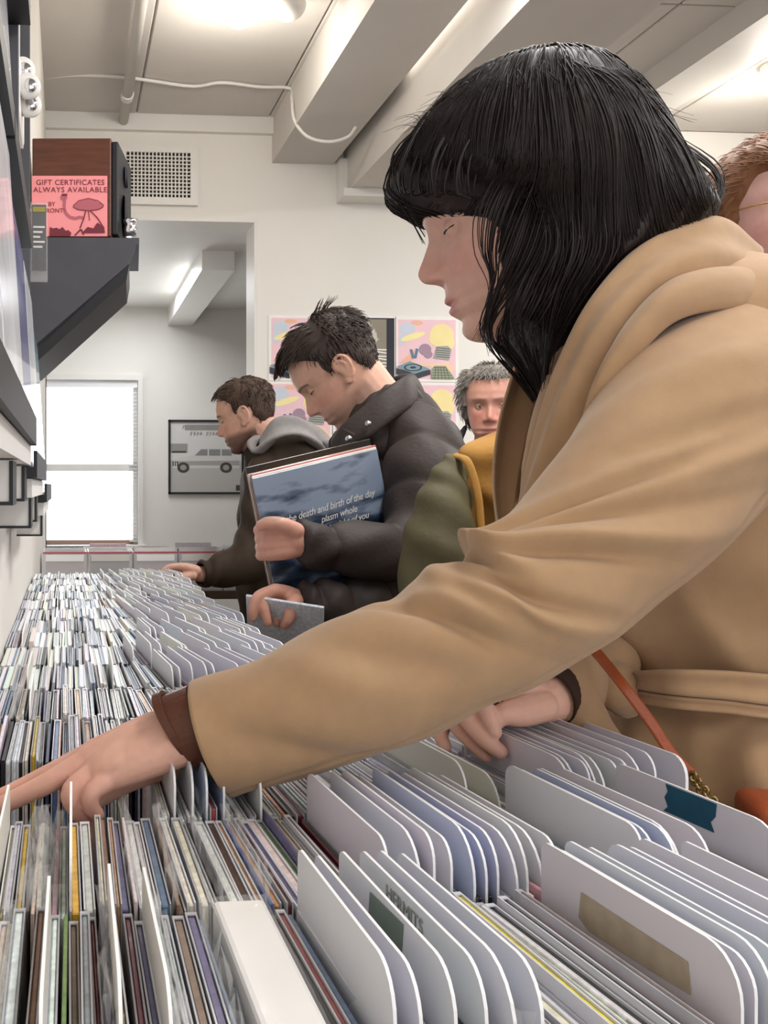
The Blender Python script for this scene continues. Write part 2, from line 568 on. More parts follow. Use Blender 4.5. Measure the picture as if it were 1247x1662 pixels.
# ------------------------------------------------------------------ speaker on its bracket shelf
sd = 2.4
A, B2 = P(52, 384, sd), P(184, 384, sd)
sw = (B2 - A).length
sh = (384 - 224) * sd / FPX
spk = empty('speaker', (A.x, A.y, A.z))
tag(spk, 'walnut cabinet loudspeaker on the dark wall bracket, pink sign on its side', 'speaker')
ang = math.radians(-13)
xd = RV.copy()
yd = Vector((math.sin(YAW + 0.16), math.cos(YAW + 0.16), 0))
def SP(u, v, w_): return A + xd * u + yd * v + UP * w_
bm_ = MB()
q = [SP(0, 0, 0), SP(sw - 0.006, 0, 0), SP(sw - 0.006, 0.22, 0), SP(0, 0.22, 0)]
me = MB().prism(q, (0, 0, sh)).mesh('cabinet'); bevel_mesh(me, 0.003, 2)
link_mesh('cabinet', me, M['wood'], spk)
me = MB().prism([SP(sw - 0.006, 0.006, 0.006), SP(sw + 0.012, 0.006, 0.006), SP(sw + 0.012, 0.214, 0.006), SP(sw - 0.006, 0.214, 0.006)], (0, 0, sh - 0.012)).mesh('grille'); bevel_mesh(me, 0.004, 2)
link_mesh('grille', me, M['black'], spk)
for (v, w_, r) in ((0.11, 0.08, 0.06), (0.11, 0.19, 0.028)):
    c = SP(sw + 0.012, v, w_)
    MB().tube([c, c + xd * 0.008], r, 24).build('driver_ring', M['darkgrey'], spk)
# sign
sg = MB().prism([SP(0.0, -0.0015, 0.0), SP(0.196, -0.0015, 0.0), SP(0.196, -0.0015, 0.157), SP(0.0, -0.0015, 0.157)], xd.cross(UP) * 0.0012).build('paper_sign', M['pink'], None, fix=True)
sg.name = 'paper_sign'
tag(sg, 'pink paper sign reading gift certificates always available, on the speaker', 'sign')
FM = frame_M(SP(0, -0.003, 0), xd, UP)
def ST(s, size, x, y, **k): return put_text('lettering', s, size, FM @ Matrix.Translation((x, y, 0.0004)), M['ink'], sg, **k)
ST('GIFT CERTIFICATES', 0.0195, 0.1, 0.139, spacing=1.06)
ST('ALWAYS AVAILABLE', 0.0195, 0.1, 0.12, spacing=1.1)
ST('BY', 0.016, 0.052, 0.083)
ST('FRONT!', 0.016, 0.058, 0.066)
M['inkl'] = mat('mid_ink', '#b86570', 0.8)
F = Flat(FM @ Matrix.Translation((0, 0, 0.0004)), sg)
# long-necked beast with a toadstool-like hat shape
F.multi(stroke([(0.085, 0.095), (0.084, 0.075), (0.088, 0.06), (0.098, 0.05), (0.112, 0.046), (0.128, 0.05), (0.135, 0.045)], 0.008), M['inkl'], 'drawing')
F.multi([ell(0.083, 0.1, 0.009, 0.008), ell(0.147, 0.078, 0.04, 0.013), ell(0.145, 0.086, 0.026, 0.011)], M['inkl'], 'drawing')
F.multi(stroke([(0.107, 0.076), (0.12, 0.069), (0.147, 0.066), (0.175, 0.07), (0.187, 0.078)], 0.0022) + stroke([(0.107, 0.078), (0.122, 0.092), (0.147, 0.098), (0.172, 0.092), (0.187, 0.08)], 0.002)
        + stroke([(0.14, 0.066), (0.135, 0.045), (0.125, 0.02)], 0.003) + stroke([(0.152, 0.066), (0.17, 0.048), (0.188, 0.02)], 0.003) + stroke([(0.147, 0.066), (0.15, 0.04)], 0.002)
        + stroke([(0.112, 0.002), (0.128, 0.018), (0.135, 0.004)], 0.004) + stroke([(0.078, 0.107), (0.092, 0.107)], 0.006), M['ink'], 'drawing')
F.multi([[(0.046, 0.0), (0.1, 0.0), (0.103, 0.008), (0.095, 0.016), (0.088, 0.014), (0.08, 0.024), (0.072, 0.018), (0.064, 0.022), (0.056, 0.02), (0.047, 0.024)],
         [(0.13, 0.008), (0.19, 0.008), (0.188, 0.024), (0.17, 0.035), (0.16, 0.02), (0.145, 0.024)]], M['ink'], 'drawing')
# small metal cup next to the speaker
c = P(212, 383, 2.42)
cupp = MB().tube([c, c + UP * 0.02, c + UP * 0.028, c + UP * 0.034, c + UP * 0.042], [0.017, 0.017, 0.012, 0.018, 0.019], 18).build('steel_cup', M['chrome'], None, True)
tag(cupp, 'small shiny metal candle cup at the outer end of the bracket shelf', 'cup')
# bracket
br = empty('wall_bracket', (WX, 2.4, CZ + 0.3))
tag(br, 'dark grey wall bracket shelf with a slanted underside carrying the speaker', 'bracket')
bd = 2.38
def BP(px, py, dd=bd): return P(px, py, bd) + FV * (dd - bd)
MB().prism([BP(48, 385), BP(226, 386), BP(226, 396), BP(48, 396)], FV * 0.3).build('shelf_board', M['darkgrey'], br, fix=True)
MB().prism([BP(48, 396), BP(222, 396), BP(207, 432), BP(75, 553), BP(48, 572)], FV * 0.02).build('side_panel', M['darkgrey'], br, fix=True)
MB().prism([BP(210, 428), BP(205, 456), BP(48, 598), BP(48, 568)], FV * 0.29).build('brace', M['black'], br, fix=True)

# ------------------------------------------------------------------ records shown on ledges along the left wall
def hang_panel(name, y0, y1, z0, z1, x0, x1, m, par, tilt=0.0):
    me = MB().box((0, y0, z0), (x1 - x0, y1, z1)).mesh(name)
    bevel_mesh(me, 0.0015, 1)
    me.transform(Matrix.Translation((x0, 0, 0)) )
    return link_mesh(name, me, m, par)


rack = empty('record_rack', (WX, 1.2, CZ))
tag(rack, 'black wall rack of narrow record ledges along the left wall', 'rack')
xr = -0.034
XRS = {0.045: -0.034, 0.385: -0.058, 0.745: -0.06}
for z in (0.045, 0.385, 0.745):
    xr = XRS[z]
    for (y0, y1) in ((0.45, 1.02), (1.03, 1.5), (1.51, 1.95)):
        dz = -0.035 * (y0 > 1.0) - 0.035 * (y0 > 1.5) if z < 0.1 else 0
        if z > 0.1 and y0 > 1.4: continue
        lb = MB().box((WX, y0, CZ + z + dz), (xr, y1, CZ + z + dz + 0.012)).box((xr - 0.004, y0, CZ + z + dz + 0.012), (xr, y1, CZ + z + dz + 0.03))
        lb.build('ledge', M['black'], rack)
        if z < 0.1: MB().box((WX, y0 + 0.01, CZ + z + dz - 0.022), (xr - 0.006, y1 - 0.01, CZ + z + dz - 0.001)).build('label_strip', M['white'], rack)
for y0 in (0.74, 1.02, 1.5, 1.95):
    MB().box((WX, y0, CZ - 0.05), (WX + 0.02, y0 + 0.03, CZ + 1.2)).build('upright', M['darkgrey'], rack)
# price-tag holders under the lowest ledges
for y, zz in ((0.75, 0.022), (0.95, 0.022), (1.12, -0.013), (1.32, -0.013), (1.6, -0.048)):
    MB().box((-0.088, y, CZ + zz - 0.034), (-0.047, y + 0.05, CZ + zz - 0.001)).build('price_tag', M['white'], rack)
    MB().box((-0.047, y - 0.002, CZ + zz - 0.037), (-0.044, y + 0.05, CZ + zz - 0.001)).box((-0.088, y - 0.002, CZ + zz - 0.037), (-0.047, y + 0.05, CZ + zz - 0.034)).build('clip', M['black'], rack)
M['lp'] = mat('record_cover', '#888888', 0.25, 0.5, objcol=True, var=0.25, vscale=9, coat=0.4)
lpm = bevel_mesh(MB().box((0, 0, 0), (0.006, 0.312, 0.312)).mesh('record_sleeve'), 0.001, 1)
lpm.materials.append(M['lp'])
lpb = MB().box((0, 0.304, 0.0), (0.008, 0.318, 0.318)).mesh('plastic_sleeve'); lpb.materials.append(M['film'])
cols = {0: ['#e6e6ea', '#e9e9ee', '#4a4f8c', '#d8dbe2', '#2e6a80'], 1: ['#54555c', '#4c4c52', '#6b7284', '#5a6070', '#54576a'], 2: ['#4a4a50', '#48484d', '#56565c', '#3f3f46', '#50505a']}
words = {0: ['white', 'pale grey-white', 'violet-blue', 'silvery white', 'teal blue'], 1: ['charcoal grey', 'dark grey', 'slate blue-grey', 'blue-grey', 'dusky blue'], 2: ['dark grey', 'graphite', 'mid-grey', 'near-black', 'smoky grey']}
shelfname = {0: 'lowest', 1: 'middle', 2: 'topmost'}
for lv, z in enumerate((0.045, 0.385, 0.745)):
    xr = XRS[z]
    for k in range(5):
        y = 0.40 + k * 0.325
        if lv and y > 1.3: continue
        dz = (-0.035 * (y > 1.0) - 0.035 * (y > 1.5)) if lv == 0 else 0
        for dup in range(2 if lv == 0 else 1):
            o = bpy.data.objects.new('record_sleeve', lpm); COL.objects.link(o)
            o.location = (xr - 0.015 - 0.013 * dup - 0.003, y + 0.012 * dup, CZ + z + dz + 0.0135)
            o.rotation_euler = (0, math.radians(-3.5), 0)
            o.color = (*srgb(cols[lv][(k + dup) % 5]), 1)
            pos = ['nearest', 'second nearest', 'third', 'fourth', 'farthest'][k]
            tag(o, '%s record %s the %s place of the %s wall ledge' % (words[lv][(k + dup) % 5], 'behind another in' if dup else 'facing out in', pos, shelfname[lv]), 'record', 'records on the wall ledges')
# small framed card leaning out beside the sign
cd = MB().box((WX + 0.019, 2.02, P(70, 458, 2.02).z), (WX + 0.056, 2.03, P(70, 330, 2.02).z)).build('plastic_frame', M['film'], None)
kk = MB().box((WX + 0.022, 2.021, P(70, 440, 2.02).z), (WX + 0.053, 2.028, P(70, 334, 2.02).z)).build('card', M['black'], cd)
M['ydull'] = mat('dull_yellow_print', '#a69a4a', 0.6)
MB().box((WX + 0.024, 2.019, P(70, 346, 2.02).z), (WX + 0.051, 2.0208, P(70, 338, 2.02).z)).build('print', M['ydull'], cd)
for k in range(5):
    MB().box((WX + 0.025, 2.019, P(70, 372 + 8 * k, 2.02).z), (WX + 0.05 - 0.005 * (k % 3), 2.0208, P(70, 369 + 8 * k, 2.02).z)).build('print', M['white'], cd)
MB().box((WX, 2.022, P(70, 345, 2.02).z), (WX + 0.03, 2.03, P(70, 340, 2.02).z)).build('hook', M['metal'], cd)
tag(cd, 'clear plastic frame with a dark card hung from the wall beside the pink sign', 'frame')

# ------------------------------------------------------------------ posters on the back wall
PC = {k: mat('poster_' + k, v, 0.6, 0.3, var=0.04, vscale=14) for k, v in {
    'pink': '#ecc6cf', 'rose': '#e3a9ae', 'orange': '#ecb79b', 'yellow': '#f0e0a2', 'lemon': '#f2e6a8', 'blue': '#5d7f9b', 'teal': '#7f9aa5', 'grey': '#a3a59e', 'sky': '#c9d1dd', 'skin': '#f0cfae',
    'ink': '#3c424c', 'mauve': '#a18a9a', 'paper': '#eeeae6', 'silver': '#c9c4b8', 'dsilver': '#8d8779', 'night': '#2d2e38', 'green': '#9aa287'}.items()}
ps = 0.293
def poster(px, py, kind, label):
    c = P(px, py, DY - 0.012)
    c.y = DY - 0.004
    e = MB().box((c.x, c.y, c.z), (c.x + ps + 0.008, c.y + 0.004, c.z + ps + 0.008)).build('poster', PC['paper'], None)
    tag(e, label, 'poster', 'record posters on the back wall')
    Fm = Flat(frame_M((c.x + 0.004, c.y, c.z + 0.004), (1, 0, 0), (0, 0, 1)), e)
    s = ps
    def S(pts): return [(x * s, y * s) for x, y in pts]
    if kind == 'cartoon':
        Fm.poly(S(rect(0.03, 0.03, 0.97, 0.97)), PC['pink'])
        Fm.multi([S(ell(0.18, 0.83, 0.13, 0.1)), S(ell(0.1, 0.66, 0.06, 0.1))], PC['sky'])
        Fm.multi([S(ell(0.34, 0.92, 0.1, 0.035))], PC['orange'])
        Fm.multi([S(ell(0.74, 0.72, 0.2, 0.19)), S(ell(0.62, 0.66, 0.09, 0.09)), S(ell(0.86, 0.62, 0.09, 0.12))], PC['yellow'])
        Fm.multi([S(ell(0.27, 0.7, 0.21, 0.05, rot=0.3))], PC['lemon'])
        Fm.multi([S([(0.55, 0.3), (0.35, 0.27), (0.1, 0.36), (0.12, 0.3), (0.3, 0.22), (0.6, 0.24)]), S([(0.5, 0.26), (0.85, 0.3), (0.97, 0.2), (0.9, 0.14), (0.6, 0.2)])], PC['skin'])
        Fm.multi([S([(0.05, 0.28), (0.3, 0.5), (0.34, 0.36), (0.2, 0.3)])], PC['orange'])
        Fm.multi([S([(0.22, 0.5), (0.26, 0.5), (0.29, 0.4), (0.32, 0.52), (0.36, 0.5), (0.33, 0.36), (0.25, 0.35)])], PC['blue'])
        Fm.multi([S(ell(0.47, 0.5, 0.1, 0.09)), S(ell(0.52, 0.42, 0.07, 0.06))], PC['mauve'])
        Fm.multi([S([(0.6, 0.36), (0.86, 0.33), (0.9, 0.5), (0.84, 0.56), (0.66, 0.55)])], PC['grey'])
        Fm.multi([S([(0.0, 0.2), (0.3, 0.12), (0.55, 0.18), (0.55, 0.1), (0.3, 0.02), (0.0, 0.1)])], PC['ink'])
        Fm.multi([S([(0.0, 0.22), (0.22, 0.31), (0.55, 0.19), (0.3, 0.11)])], PC['teal'])
        Fm.multi([S(ell(0.27, 0.21, 0.15, 0.06))], PC['ink'])
        Fm.multi([S(ell(0.27, 0.21, 0.12, 0.045))], PC['teal'])
        Fm.multi([S(ell(0.27, 0.21, 0.05, 0.018))], PC['ink'])
        Fm.multi([S([(0.55, 0.16), (0.62, 0.24), (0.8, 0.24), (0.92, 0.08), (0.95, 0.03), (0.58, 0.03)])], PC['green'])
        lines = []
        for q in range(5):
            lines += [S(z) for z in stroke([(0.56 + 0.01 * q, 0.05 + 0.04 * q), (0.93 - 0.03 * q, 0.05 + 0.04 * q)], 0.008)]
            lines += [S(z) for z in stroke([(0.62 + 0.06 * q, 0.03), (0.64 + 0.04 * q, 0.23)], 0.007)]
            lines += [S(z) for z in stroke([(0.64, 0.39 + 0.035 * q), (0.87, 0.37 + 0.035 * q)], 0.006)]
        Fm.multi(lines, PC['ink'])
    else:
        Fm.poly(S(rect(0.01, 0.01, 0.99, 0.99)), PC['night'])
        Fm.poly(S([(0.04, 0.03), (0.86, 0.03), (0.86, 0.97), (0.12, 0.97)]), PC['dsilver'])
        r2 = random.Random(3)
        Fm.multi([S([(x, y), (x + r2.uniform(.05, .25), y + r2.uniform(-.05, .06)), (x + r2.uniform(0, .2), y + r2.uniform(.05, .16))]) for x, y in ((r2.uniform(.12, .62), r2.uniform(.55, .82)) for _ in range(26))], PC['silver'])
        Fm.multi([S(z) for k in range(9) for z in stroke([(0.08 + 0.05 * (k % 3), 0.06 + 0.052 * k), (0.6 + 0.09 * (k % 2), 0.075 + 0.052 * k + 0.02 * (k % 2)), (0.86, 0.07 + 0.052 * k)], 0.02)], PC['paper'])


x0s = (441, 548, 655)
nm = ['left', 'middle', 'right']
for r, py in enumerate((615, 724)):
    for c, px in enumerate(x0s):
        kind = 'silver' if (r == 0 and c == 1) else 'cartoon'
        poster(px, py, kind, ('silver and black poster of stacked lines in the top row behind the man' if kind == 'silver' else
               'pink and yellow cartoon turntable poster, %s of the %s poster row' % (nm[c], ['upper', 'lower'][r])))

# framed photograph of a wagon on the window wall
fx0, fx1 = P(274, 740, FY).x, P(398, 740, FY).x
fz0, fz1 = P(300, 802, FY).z, P(300, 681, FY).z
fe = empty('framed_picture', ((fx0 + fx1) / 2, FY, fz0))
tag(fe, 'black-framed grey photograph of an old wagon on the window wall', 'picture')
f = MB()
f.box((fx0, FY - 0.025, fz0), (fx0 + 0.014, FY, fz1)).box((fx1 - 0.014, FY - 0.025, fz0), (fx1, FY, fz1)).box((fx0, FY - 0.025, fz0), (fx1, FY, fz0 + 0.014)).box((fx0, FY - 0.025, fz1 - 0.014), (fx1, FY, fz1))
f.build('frame', M['black'], fe)
G = {k: mat('photo_' + k, v, 0.7, 0.2) for k, v in {'sky': '#d4d2d0', 'ground': '#b9b5b1', 'mid': '#9a9693', 'dark': '#4b4745', 'body': '#cfccc9', 'glass': '#8b8a8b', 'wood': '#a7a29f'}.items()}
MB().box((fx0 + 0.01, FY - 0.012, fz0 + 0.01), (fx1 - 0.01, FY - 0.002, fz1 - 0.01)).build('print', G['sky'], fe)
Fm = Flat(frame_M((fx0 + 0.014, FY - 0.0125, fz0 + 0.014), (1, 0, 0), (0, 0, 1)), fe)
W_, H_ = fx1 - fx0 - 0.028, fz1 - fz0 - 0.028
def S2(pts): return [(x * W_, y * H_) for x, y in pts]
Fm.poly(S2(rect(0, 0, 1, 0.45)), G['ground'])
Fm.multi([S2(rect(0.0, 0.56, 0.24, 0.69)), S2(rect(0.2, 0.88, 0.72, 0.96)), S2(rect(0.78, 0.72, 1, 0.78))], G['mid'])
Fm.multi([S2(rect(0.02, 0.56, 0.22, 0.585))], G['dark'])
Fm.poly(S2([(0.03, 0.34), (0.97, 0.34), (0.98, 0.47), (0.93, 0.5), (0.9, 0.62), (0.42, 0.63), (0.3, 0.52), (0.05, 0.47)]), G['body'])
Fm.poly(S2([(0.12, 0.38), (0.97, 0.38), (0.97, 0.45), (0.06, 0.44)]), G['wood'])
Fm.multi([S2([(0.34, 0.52), (0.43, 0.61), (0.52, 0.61), (0.52, 0.52)]), S2(rect(0.54, 0.52, 0.7, 0.61)), S2(rect(0.72, 0.52, 0.86, 0.61))], G['glass'])
Fm.multi([S2(ell(0.18, 0.35, 0.085, 0.075)), S2(ell(0.78, 0.35, 0.085, 0.075)), S2(rect(0.92, 0.02, 0.98, 0.1))], G['dark'])
Fm.multi([S2(ell(0.18, 0.35, 0.045, 0.04)), S2(ell(0.78, 0.35, 0.045, 0.04))], G['mid'])
Fm.multi([S2(rect(0.03 + 0.03 * q, 0.37, 0.045 + 0.03 * q, 0.44)) for q in range(3)], G['dark'])
r2 = random.Random(5)
Fm.multi([S2(z) for (x0, y0, n_) in ((0.17, 0.925, 12), (0.28, 0.835, 10)) for k in range(n_) if k % 6 != 4 for z in stroke([(x0 + 0.045 * k, y0 - 0.025), (x0 + 0.045 * k + 0.012, y0 + 0.025), (x0 + 0.045 * k + 0.026, y0 + r2.uniform(-0.02, 0.02))], 0.011)], G['mid'])
# ------------------------------------------------------------------ the long run of CD bins along the left wall
ZT = CZ - 0.25                 # height of the CD tops
ZB = ZT - 0.128                # floor of the trays
ROW0, PITCH, NROW = 0.395, 0.1505, 15


def xmax(y): return 0.502 if y < 1.13 else 0.335


def bin_unit(y0, y1, x1, label):
    e = empty('record_bin', ((WX + x1) / 2, (y0 + y1) / 2, 0))
    tag(e, label, 'display bin', 'CD bins along the left wall')
    MB().box((WX + 0.002, y0, ZB - 0.02), (x1, y1, ZB - 0.001)).build('tray_floor', M['cabinet'], e)
    MB().box((x1, y0, ZB - 0.16), (x1 + 0.016, y1, ZB + 0.085)).build('front_panel', M['cabinet'], e)
    MB().box((WX + 0.002, y0, ZB - 0.001), (x1, y0 + 0.004, ZB + 0.085)).build('end_panel', M['cabinet'], e)
    MB().box((WX + 0.002, y0 + 0.02, 0.08), (x1 - 0.12, y1 - 0.02, ZB - 0.02)).build('base_cabinet', M['cabinet'], e)
    MB().box((WX + 0.002, y0 + 0.02, 0.0), (x1 - 0.16, y1 - 0.02, 0.08)).build('plinth', M['black'], e)
    return e


bin_unit(0.385, 1.148, 0.502, 'near wooden CD bin holding the rows under the reaching arm')
bin_unit(1.149, 1.449, 0.335, 'short wooden CD bin behind the coat sleeve, between the long ones')
bin_unit(1.45, 2.70, 0.335, 'far wooden CD bin running to the window end of the shop')

# shared meshes ------------------------------------------------------
def plate(name, t, w, h, m, bev=0.0008):
    me = MB().box((0, 0, 0), (t, w, h)).mesh(name)
    if bev: bevel_mesh(me, bev, 1)
    me.materials.append(m)
    return me


def divider_mesh(w, h, r1, r2, name='divider_card'):
    """upright plastic card, near top corner cut round by r1, far top corner by r2; pale edge"""
    pts = [(0, 0), (w, 0)]
    n = 6
    for k in range(n + 1):
        a = math.pi / 2 * k / n
        pts.append((w - r2 + r2 * math.cos(a), h - r2 + r2 * math.sin(a)))
    for k in range(n + 1):
        a = math.pi / 2 + math.pi / 2 * k / n
        pts.append((r1 + r1 * math.cos(a), h - r1 * 1.15 + r1 * 1.15 * math.sin(a)))
    t = 0.0017
    N = len(pts)
    mb = MB()
    mb.add([(0, x, z) for x, z in pts] + [(t, x, z) for x, z in pts], [tuple(range(N))[::-1], tuple(range(N, 2 * N))], 0)
    vs = [(0, x, z) for x, z in pts] + [(t, x, z) for x, z in pts]
    mb.add(vs, [(i, (i + 1) % N, N + (i + 1) % N, N + i) for i in range(N)], 1)
    me = mb.mesh(name)
    bm = bmesh.new(); bm.from_mesh(me); bmesh.ops.recalc_face_normals(bm, faces=bm.faces); bm.to_mesh(me); bm.free()
    me.materials.append(M['divider']); me.materials.append(M['dedge'])
    return me


DIV = [divider_mesh(0.142, 0.163, 0.020, 0.006), divider_mesh(0.142, 0.163, 0.014, 0.01), divider_mesh(0.142, 0.163, 0.026, 0.004)]
CASE = {t: plate('cd_case', t, 0.142, 0.125, M['print']) for t in (0.0022, 0.0033, 0.0048)}
SHELLA = {t: None for t in CASE}
shell_cache = {}


def shell_mesh(t, pale):
    k = (t, pale)
    if k not in shell_cache:
        mb = MB()
        for a in (-0.0011, t + 0.0001):
            mb.box((a, 0.0, 0.0), (a + 0.001, 0.1425, 0.1262))
        mb.box((-0.0011, 0.139, 0.1255), (t + 0.0011, 0.1425, 0.1263))
        me = mb.mesh('clear_shell')
        me.materials.append(M['casew'] if pale else M['case'])
        shell_cache[k] = me
    return shell_cache[k]


SLV = {t: plate('cd_sleeve', t, 0.140, 0.126, M['print'], 0.0005) for t in (0.0022, 0.0032)}


def bag_mesh(seed):
    """crinkled plastic bag mouth standing above a sleeve"""
    r = random.Random(seed)
    nx, nz = 12, 4
    mb = MB()
    for side in (-0.0008, 0.0042):
        vs, fs = [], []
        for j in range(nz + 1):
            for i in range(nx + 1):
                am = 0.0009 + 0.0035 * (j / nz)
                vs.append((side + r.uniform(-am, am), 0.144 * i / nx - 0.001, 0.09 + 0.05 * j / nz + (r.uniform(-0.005, 0.006) if j == nz else 0)))
        for j in range(nz):
            for i in range(nx):
                a = j * (nx + 1) + i
                fs.append((a, a + 1, a + nx + 2, a + nx + 1))
        mb.add(vs, fs)
    me = mb.mesh('plastic_bag')
    me.materials.append(M['film'])
    return me


BAGS = [bag_mesh(k) for k in range(4)]
spine_m = plate('spine', 0.0058, 0.0012, 0.122, M['print'], 0)

COLS = [('white', '#e9e8e6', 34), ('cream', '#e2dccb', 18), ('pale grey', '#c3c2c2', 24), ('grey', '#8f8d8c', 9), ('black', '#1f1e20', 12), ('dark brown', '#4a3b34', 7), ('brown', '#846c58', 6),
        ('maroon', '#6d2a34', 5), ('red', '#a8414a', 2), ('pink', '#c796a0', 4), ('tan', '#c4a57d', 5), ('mustard yellow', '#d2a63c', 3), ('olive', '#7c7a45', 2), ('green', '#6f9650', 1), ('navy blue', '#3d4560', 4),
        ('blue', '#5f779f', 3), ('purple', '#6d6588', 2), ('slate blue', '#71809b', 4), ('orange', '#c98f5f', 2)]
CH = {n: h for n, h, w in COLS}
PALE = [('white', 34), ('pale grey', 22), ('cream', 8), ('grey', 10), ('black', 10), ('slate blue', 8), ('navy blue', 5), ('blue', 3), ('maroon', 2), ('tan', 3)]


def pick(pale):
    if pale:
        ns, ws = zip(*PALE)
    else:
        ns = [c[0] for c in COLS]; ws = [c[2] for c in COLS]
    return rnd.choices(ns, ws)[0]


# spec of the near rows: (kind, from x, to x) runs and exact divider places
ROWS = {
    0: dict(div=[(-0.068, 'c'), (-0.042, 'c'), (-0.012, 'c'), (0.022, 'c'), (0.045, 'c'), (0.134, 'w'), (0.146, 'w'), (0.160, 't'), (0.174, 'w'), (0.185, 'w'), (0.196, 'o'),
                 (0.283, 'T'), (0.291, 'w'), (0.300, 'w'), (0.311, 'w'), (0.323, 'w'), (0.332, 'w'), (0.347, 'w'), (0.372, 'w')], box=(0.083, 0.116), bags=(-0.09, 0.085)),
    1: dict(div=[(-0.07, 'c'), (-0.045, 'c'), (0.0, 'c'), (0.181, 'w'), (0.200, 'w'), (0.207, 'w'), (0.217, 'w'), (0.228, 'b'), (0.236, 'b'), (0.243, 'b'), (0.254, 'w'), (0.261, 'w'), (0.272, 'w'), (0.279, 'w'),
                 (0.334, 'w'), (0.345, 'b'), (0.353, 'b'), (0.362, 'w'), (0.379, 'w'), (0.424, 'G')], bags=(-0.09, 0.12)),
    2: dict(div=[(0.078, 'w'), (0.09, 'w'), (0.101, 'b'), (0.113, 'b'), (0.139, 'w'), (0.288, 'c'), (0.314, 'c'), (0.374, 'w'), (0.3795, 'w'), (0.387, 'w'),
                 (0.3945, 'w'), (0.402, 'w'), (0.411, 'w'), (0.419, 'w'), (0.431, 'w'), (0.444, 'w'), (0.466, 'w'), (0.4705, 'w')], start=0.07, bags=(0.0, 0.1)),
}
ROWNAME = ['front row', 'second row', 'third row', 'fourth row', 'fifth row', 'sixth row', 'seventh row', 'eighth row', 'ninth row', 'tenth row', 'eleventh row', 'twelfth row', 'thirteenth row', 'fourteenth row', 'last row']
DCOL = {'w': '#dadae1', 'c': '#e0ddd4', 'b': '#bfc7e2', 't': '#d6d6d8', 'o': '#d8d8dc', 'T': '#d0cfcd', 'G': '#d2d3da'}
MAXCD = 296
items = []      # (kind, row, x, y, z, dims, colour, yaw, ...)


def yaw_at(x, r=0):
    m = 8.0 if r < 4 else 11.5
    return math.radians(max(0.0, min(m, (x - 0.06) / (0.2 if r < 4 else 0.12) * m)))


def fx_(x, r): return x + 0.142 * math.sin(yaw_at(x, r))     # near corner of a plate whose far corner is at x


for r in range(NROW):
    y0 = ROW0 + PITCH * r
    spec = ROWS.get(r)
    x = WX + 0.006 if not spec else spec.get('start', WX + 0.006)
    xe = xmax(y0) - (0.03 if r < 4 else 0.042)
    if spec:
        divs = list(spec['div'])
    else:
        split = WX + (xe - WX) * rnd.uniform(0.48, 0.62)
        divs = [(x + 0.012 + rnd.uniform(0, .06), 'c')]
        if r > 4: divs.append((x + rnd.uniform(0.09, .2), 'w'))
        q = split
        while q < xe - 0.004:
            divs.append((q, 'w' if rnd.random() < .8 else 'c'))
            q += rnd.choice([0.008, 0.011, 0.016, 0.024, 0.012, 0.03])
    box = spec.get('box') if spec else None
    bags = spec.get('bags', (9, 9)) if spec else (9, 9)
    divs.sort()
    di = 0
    while x < xe:
        if box and box[0] - 0.003 <= x < box[1]:
            items.append(dict(k='box', r=r, x=box[0], y=y0, w=box[1] - box[0]))
            x = box[1] + 0.001
            continue
        if di < len(divs) and divs[di][0] <= x + 0.003:
            items.append(dict(k='div', r=r, x=max(divs[di][0], x), y=y0, s=divs[di][1]))
            x = max(divs[di][0], x) + 0.0024
            di += 1
            continue
        if rnd.random() < (0.34 if r < 3 else 0.42):
            t = rnd.choice(list(SLV)); k = 'slv'; adv = t + 0.0007
        else:
            t = rnd.choice(list(CASE)); k = 'cd'; adv = t + 0.0026
        lim = divs[di][0] if di < len(divs) else xe
        if box and x < box[0]: lim = min(lim, box[0] - 0.0029)
        if x + adv > lim:
            if lim - x > 0.0034:
                t = 0.0022; k = 'slv'; adv = 0.0031
            else:
                x = lim
                if di >= len(divs) and lim >= xe: break
                continue
        c = pick(r >= 3)
        items.append(dict(k=k, r=r, x=x, y=y0, t=t, c=c, bag=(k == 'slv' and ((bags[0] < x < bags[1] and rnd.random() < .55) or (x < 0.25 and rnd.random() < .05)))))
        x += adv + rnd.uniform(0, 0.0006)

# things the photograph shows by colour in the near rows
def recolour(r, x, c):
    best = min((it for it in items if it['k'] in ('cd', 'slv') and it['r'] == r), key=lambda it: abs(it['x'] - x))
    best['c'] = c


for r, x, c in ((0, 0.203, 'olive'), (0, 0.230, 'lemon yellow'), (0, 0.234, 'lemon yellow'), (0, 0.223, 'white'), (0, 0.242, 'cream'), (0, 0.248, 'black'), (0, 0.262, 'red'), (0, 0.267, 'tan'), (0, 0.255, 'black'), (0, 0.12, 'red'), (0, 0.127, 'orange'), (0, 0.13, 'slate blue'),
                (0, -0.002, 'green'), (0, 0.03, 'maroon'), (0, 0.066, 'purple'), (0, 0.073, 'slate blue'), (0, 0.05, 'pale grey'), (0, 0.056, 'pale grey'), (0, -0.02, 'brown'),
                (3, -0.075, 'red'), (3, -0.07, 'orange'), (3, -0.06, 'black'), (3, -0.045, 'black'), (3, -0.035, 'mustard yellow'), (3, -0.022, 'navy blue'), (3, -0.013, 'blue'), (3, -0.005, 'blue'),
                (1, -0.085, 'maroon'), (1, 0.0, 'mustard yellow'), (1, 0.013, 'pale grey'), (1, 0.07, 'cream'), (1, 0.1, 'dark brown'), (1, 0.125, 'maroon'), (1, 0.15, 'tan'), (1, 0.165, 'purple'), (1, 0.305, 'black'), (1, 0.32, 'white'),
                (1, 0.43, 'blue'), (1, 0.44, 'red')):
    recolour(r, x, c)
CH['lemon yellow'] = '#d9d43f'

ncd = {'cd': 0, 'slv': 0}
stuff = MB(); scol = []
labels = {}


def uniq(l):
    labels[l] = labels.get(l, 0) + 1
    return l


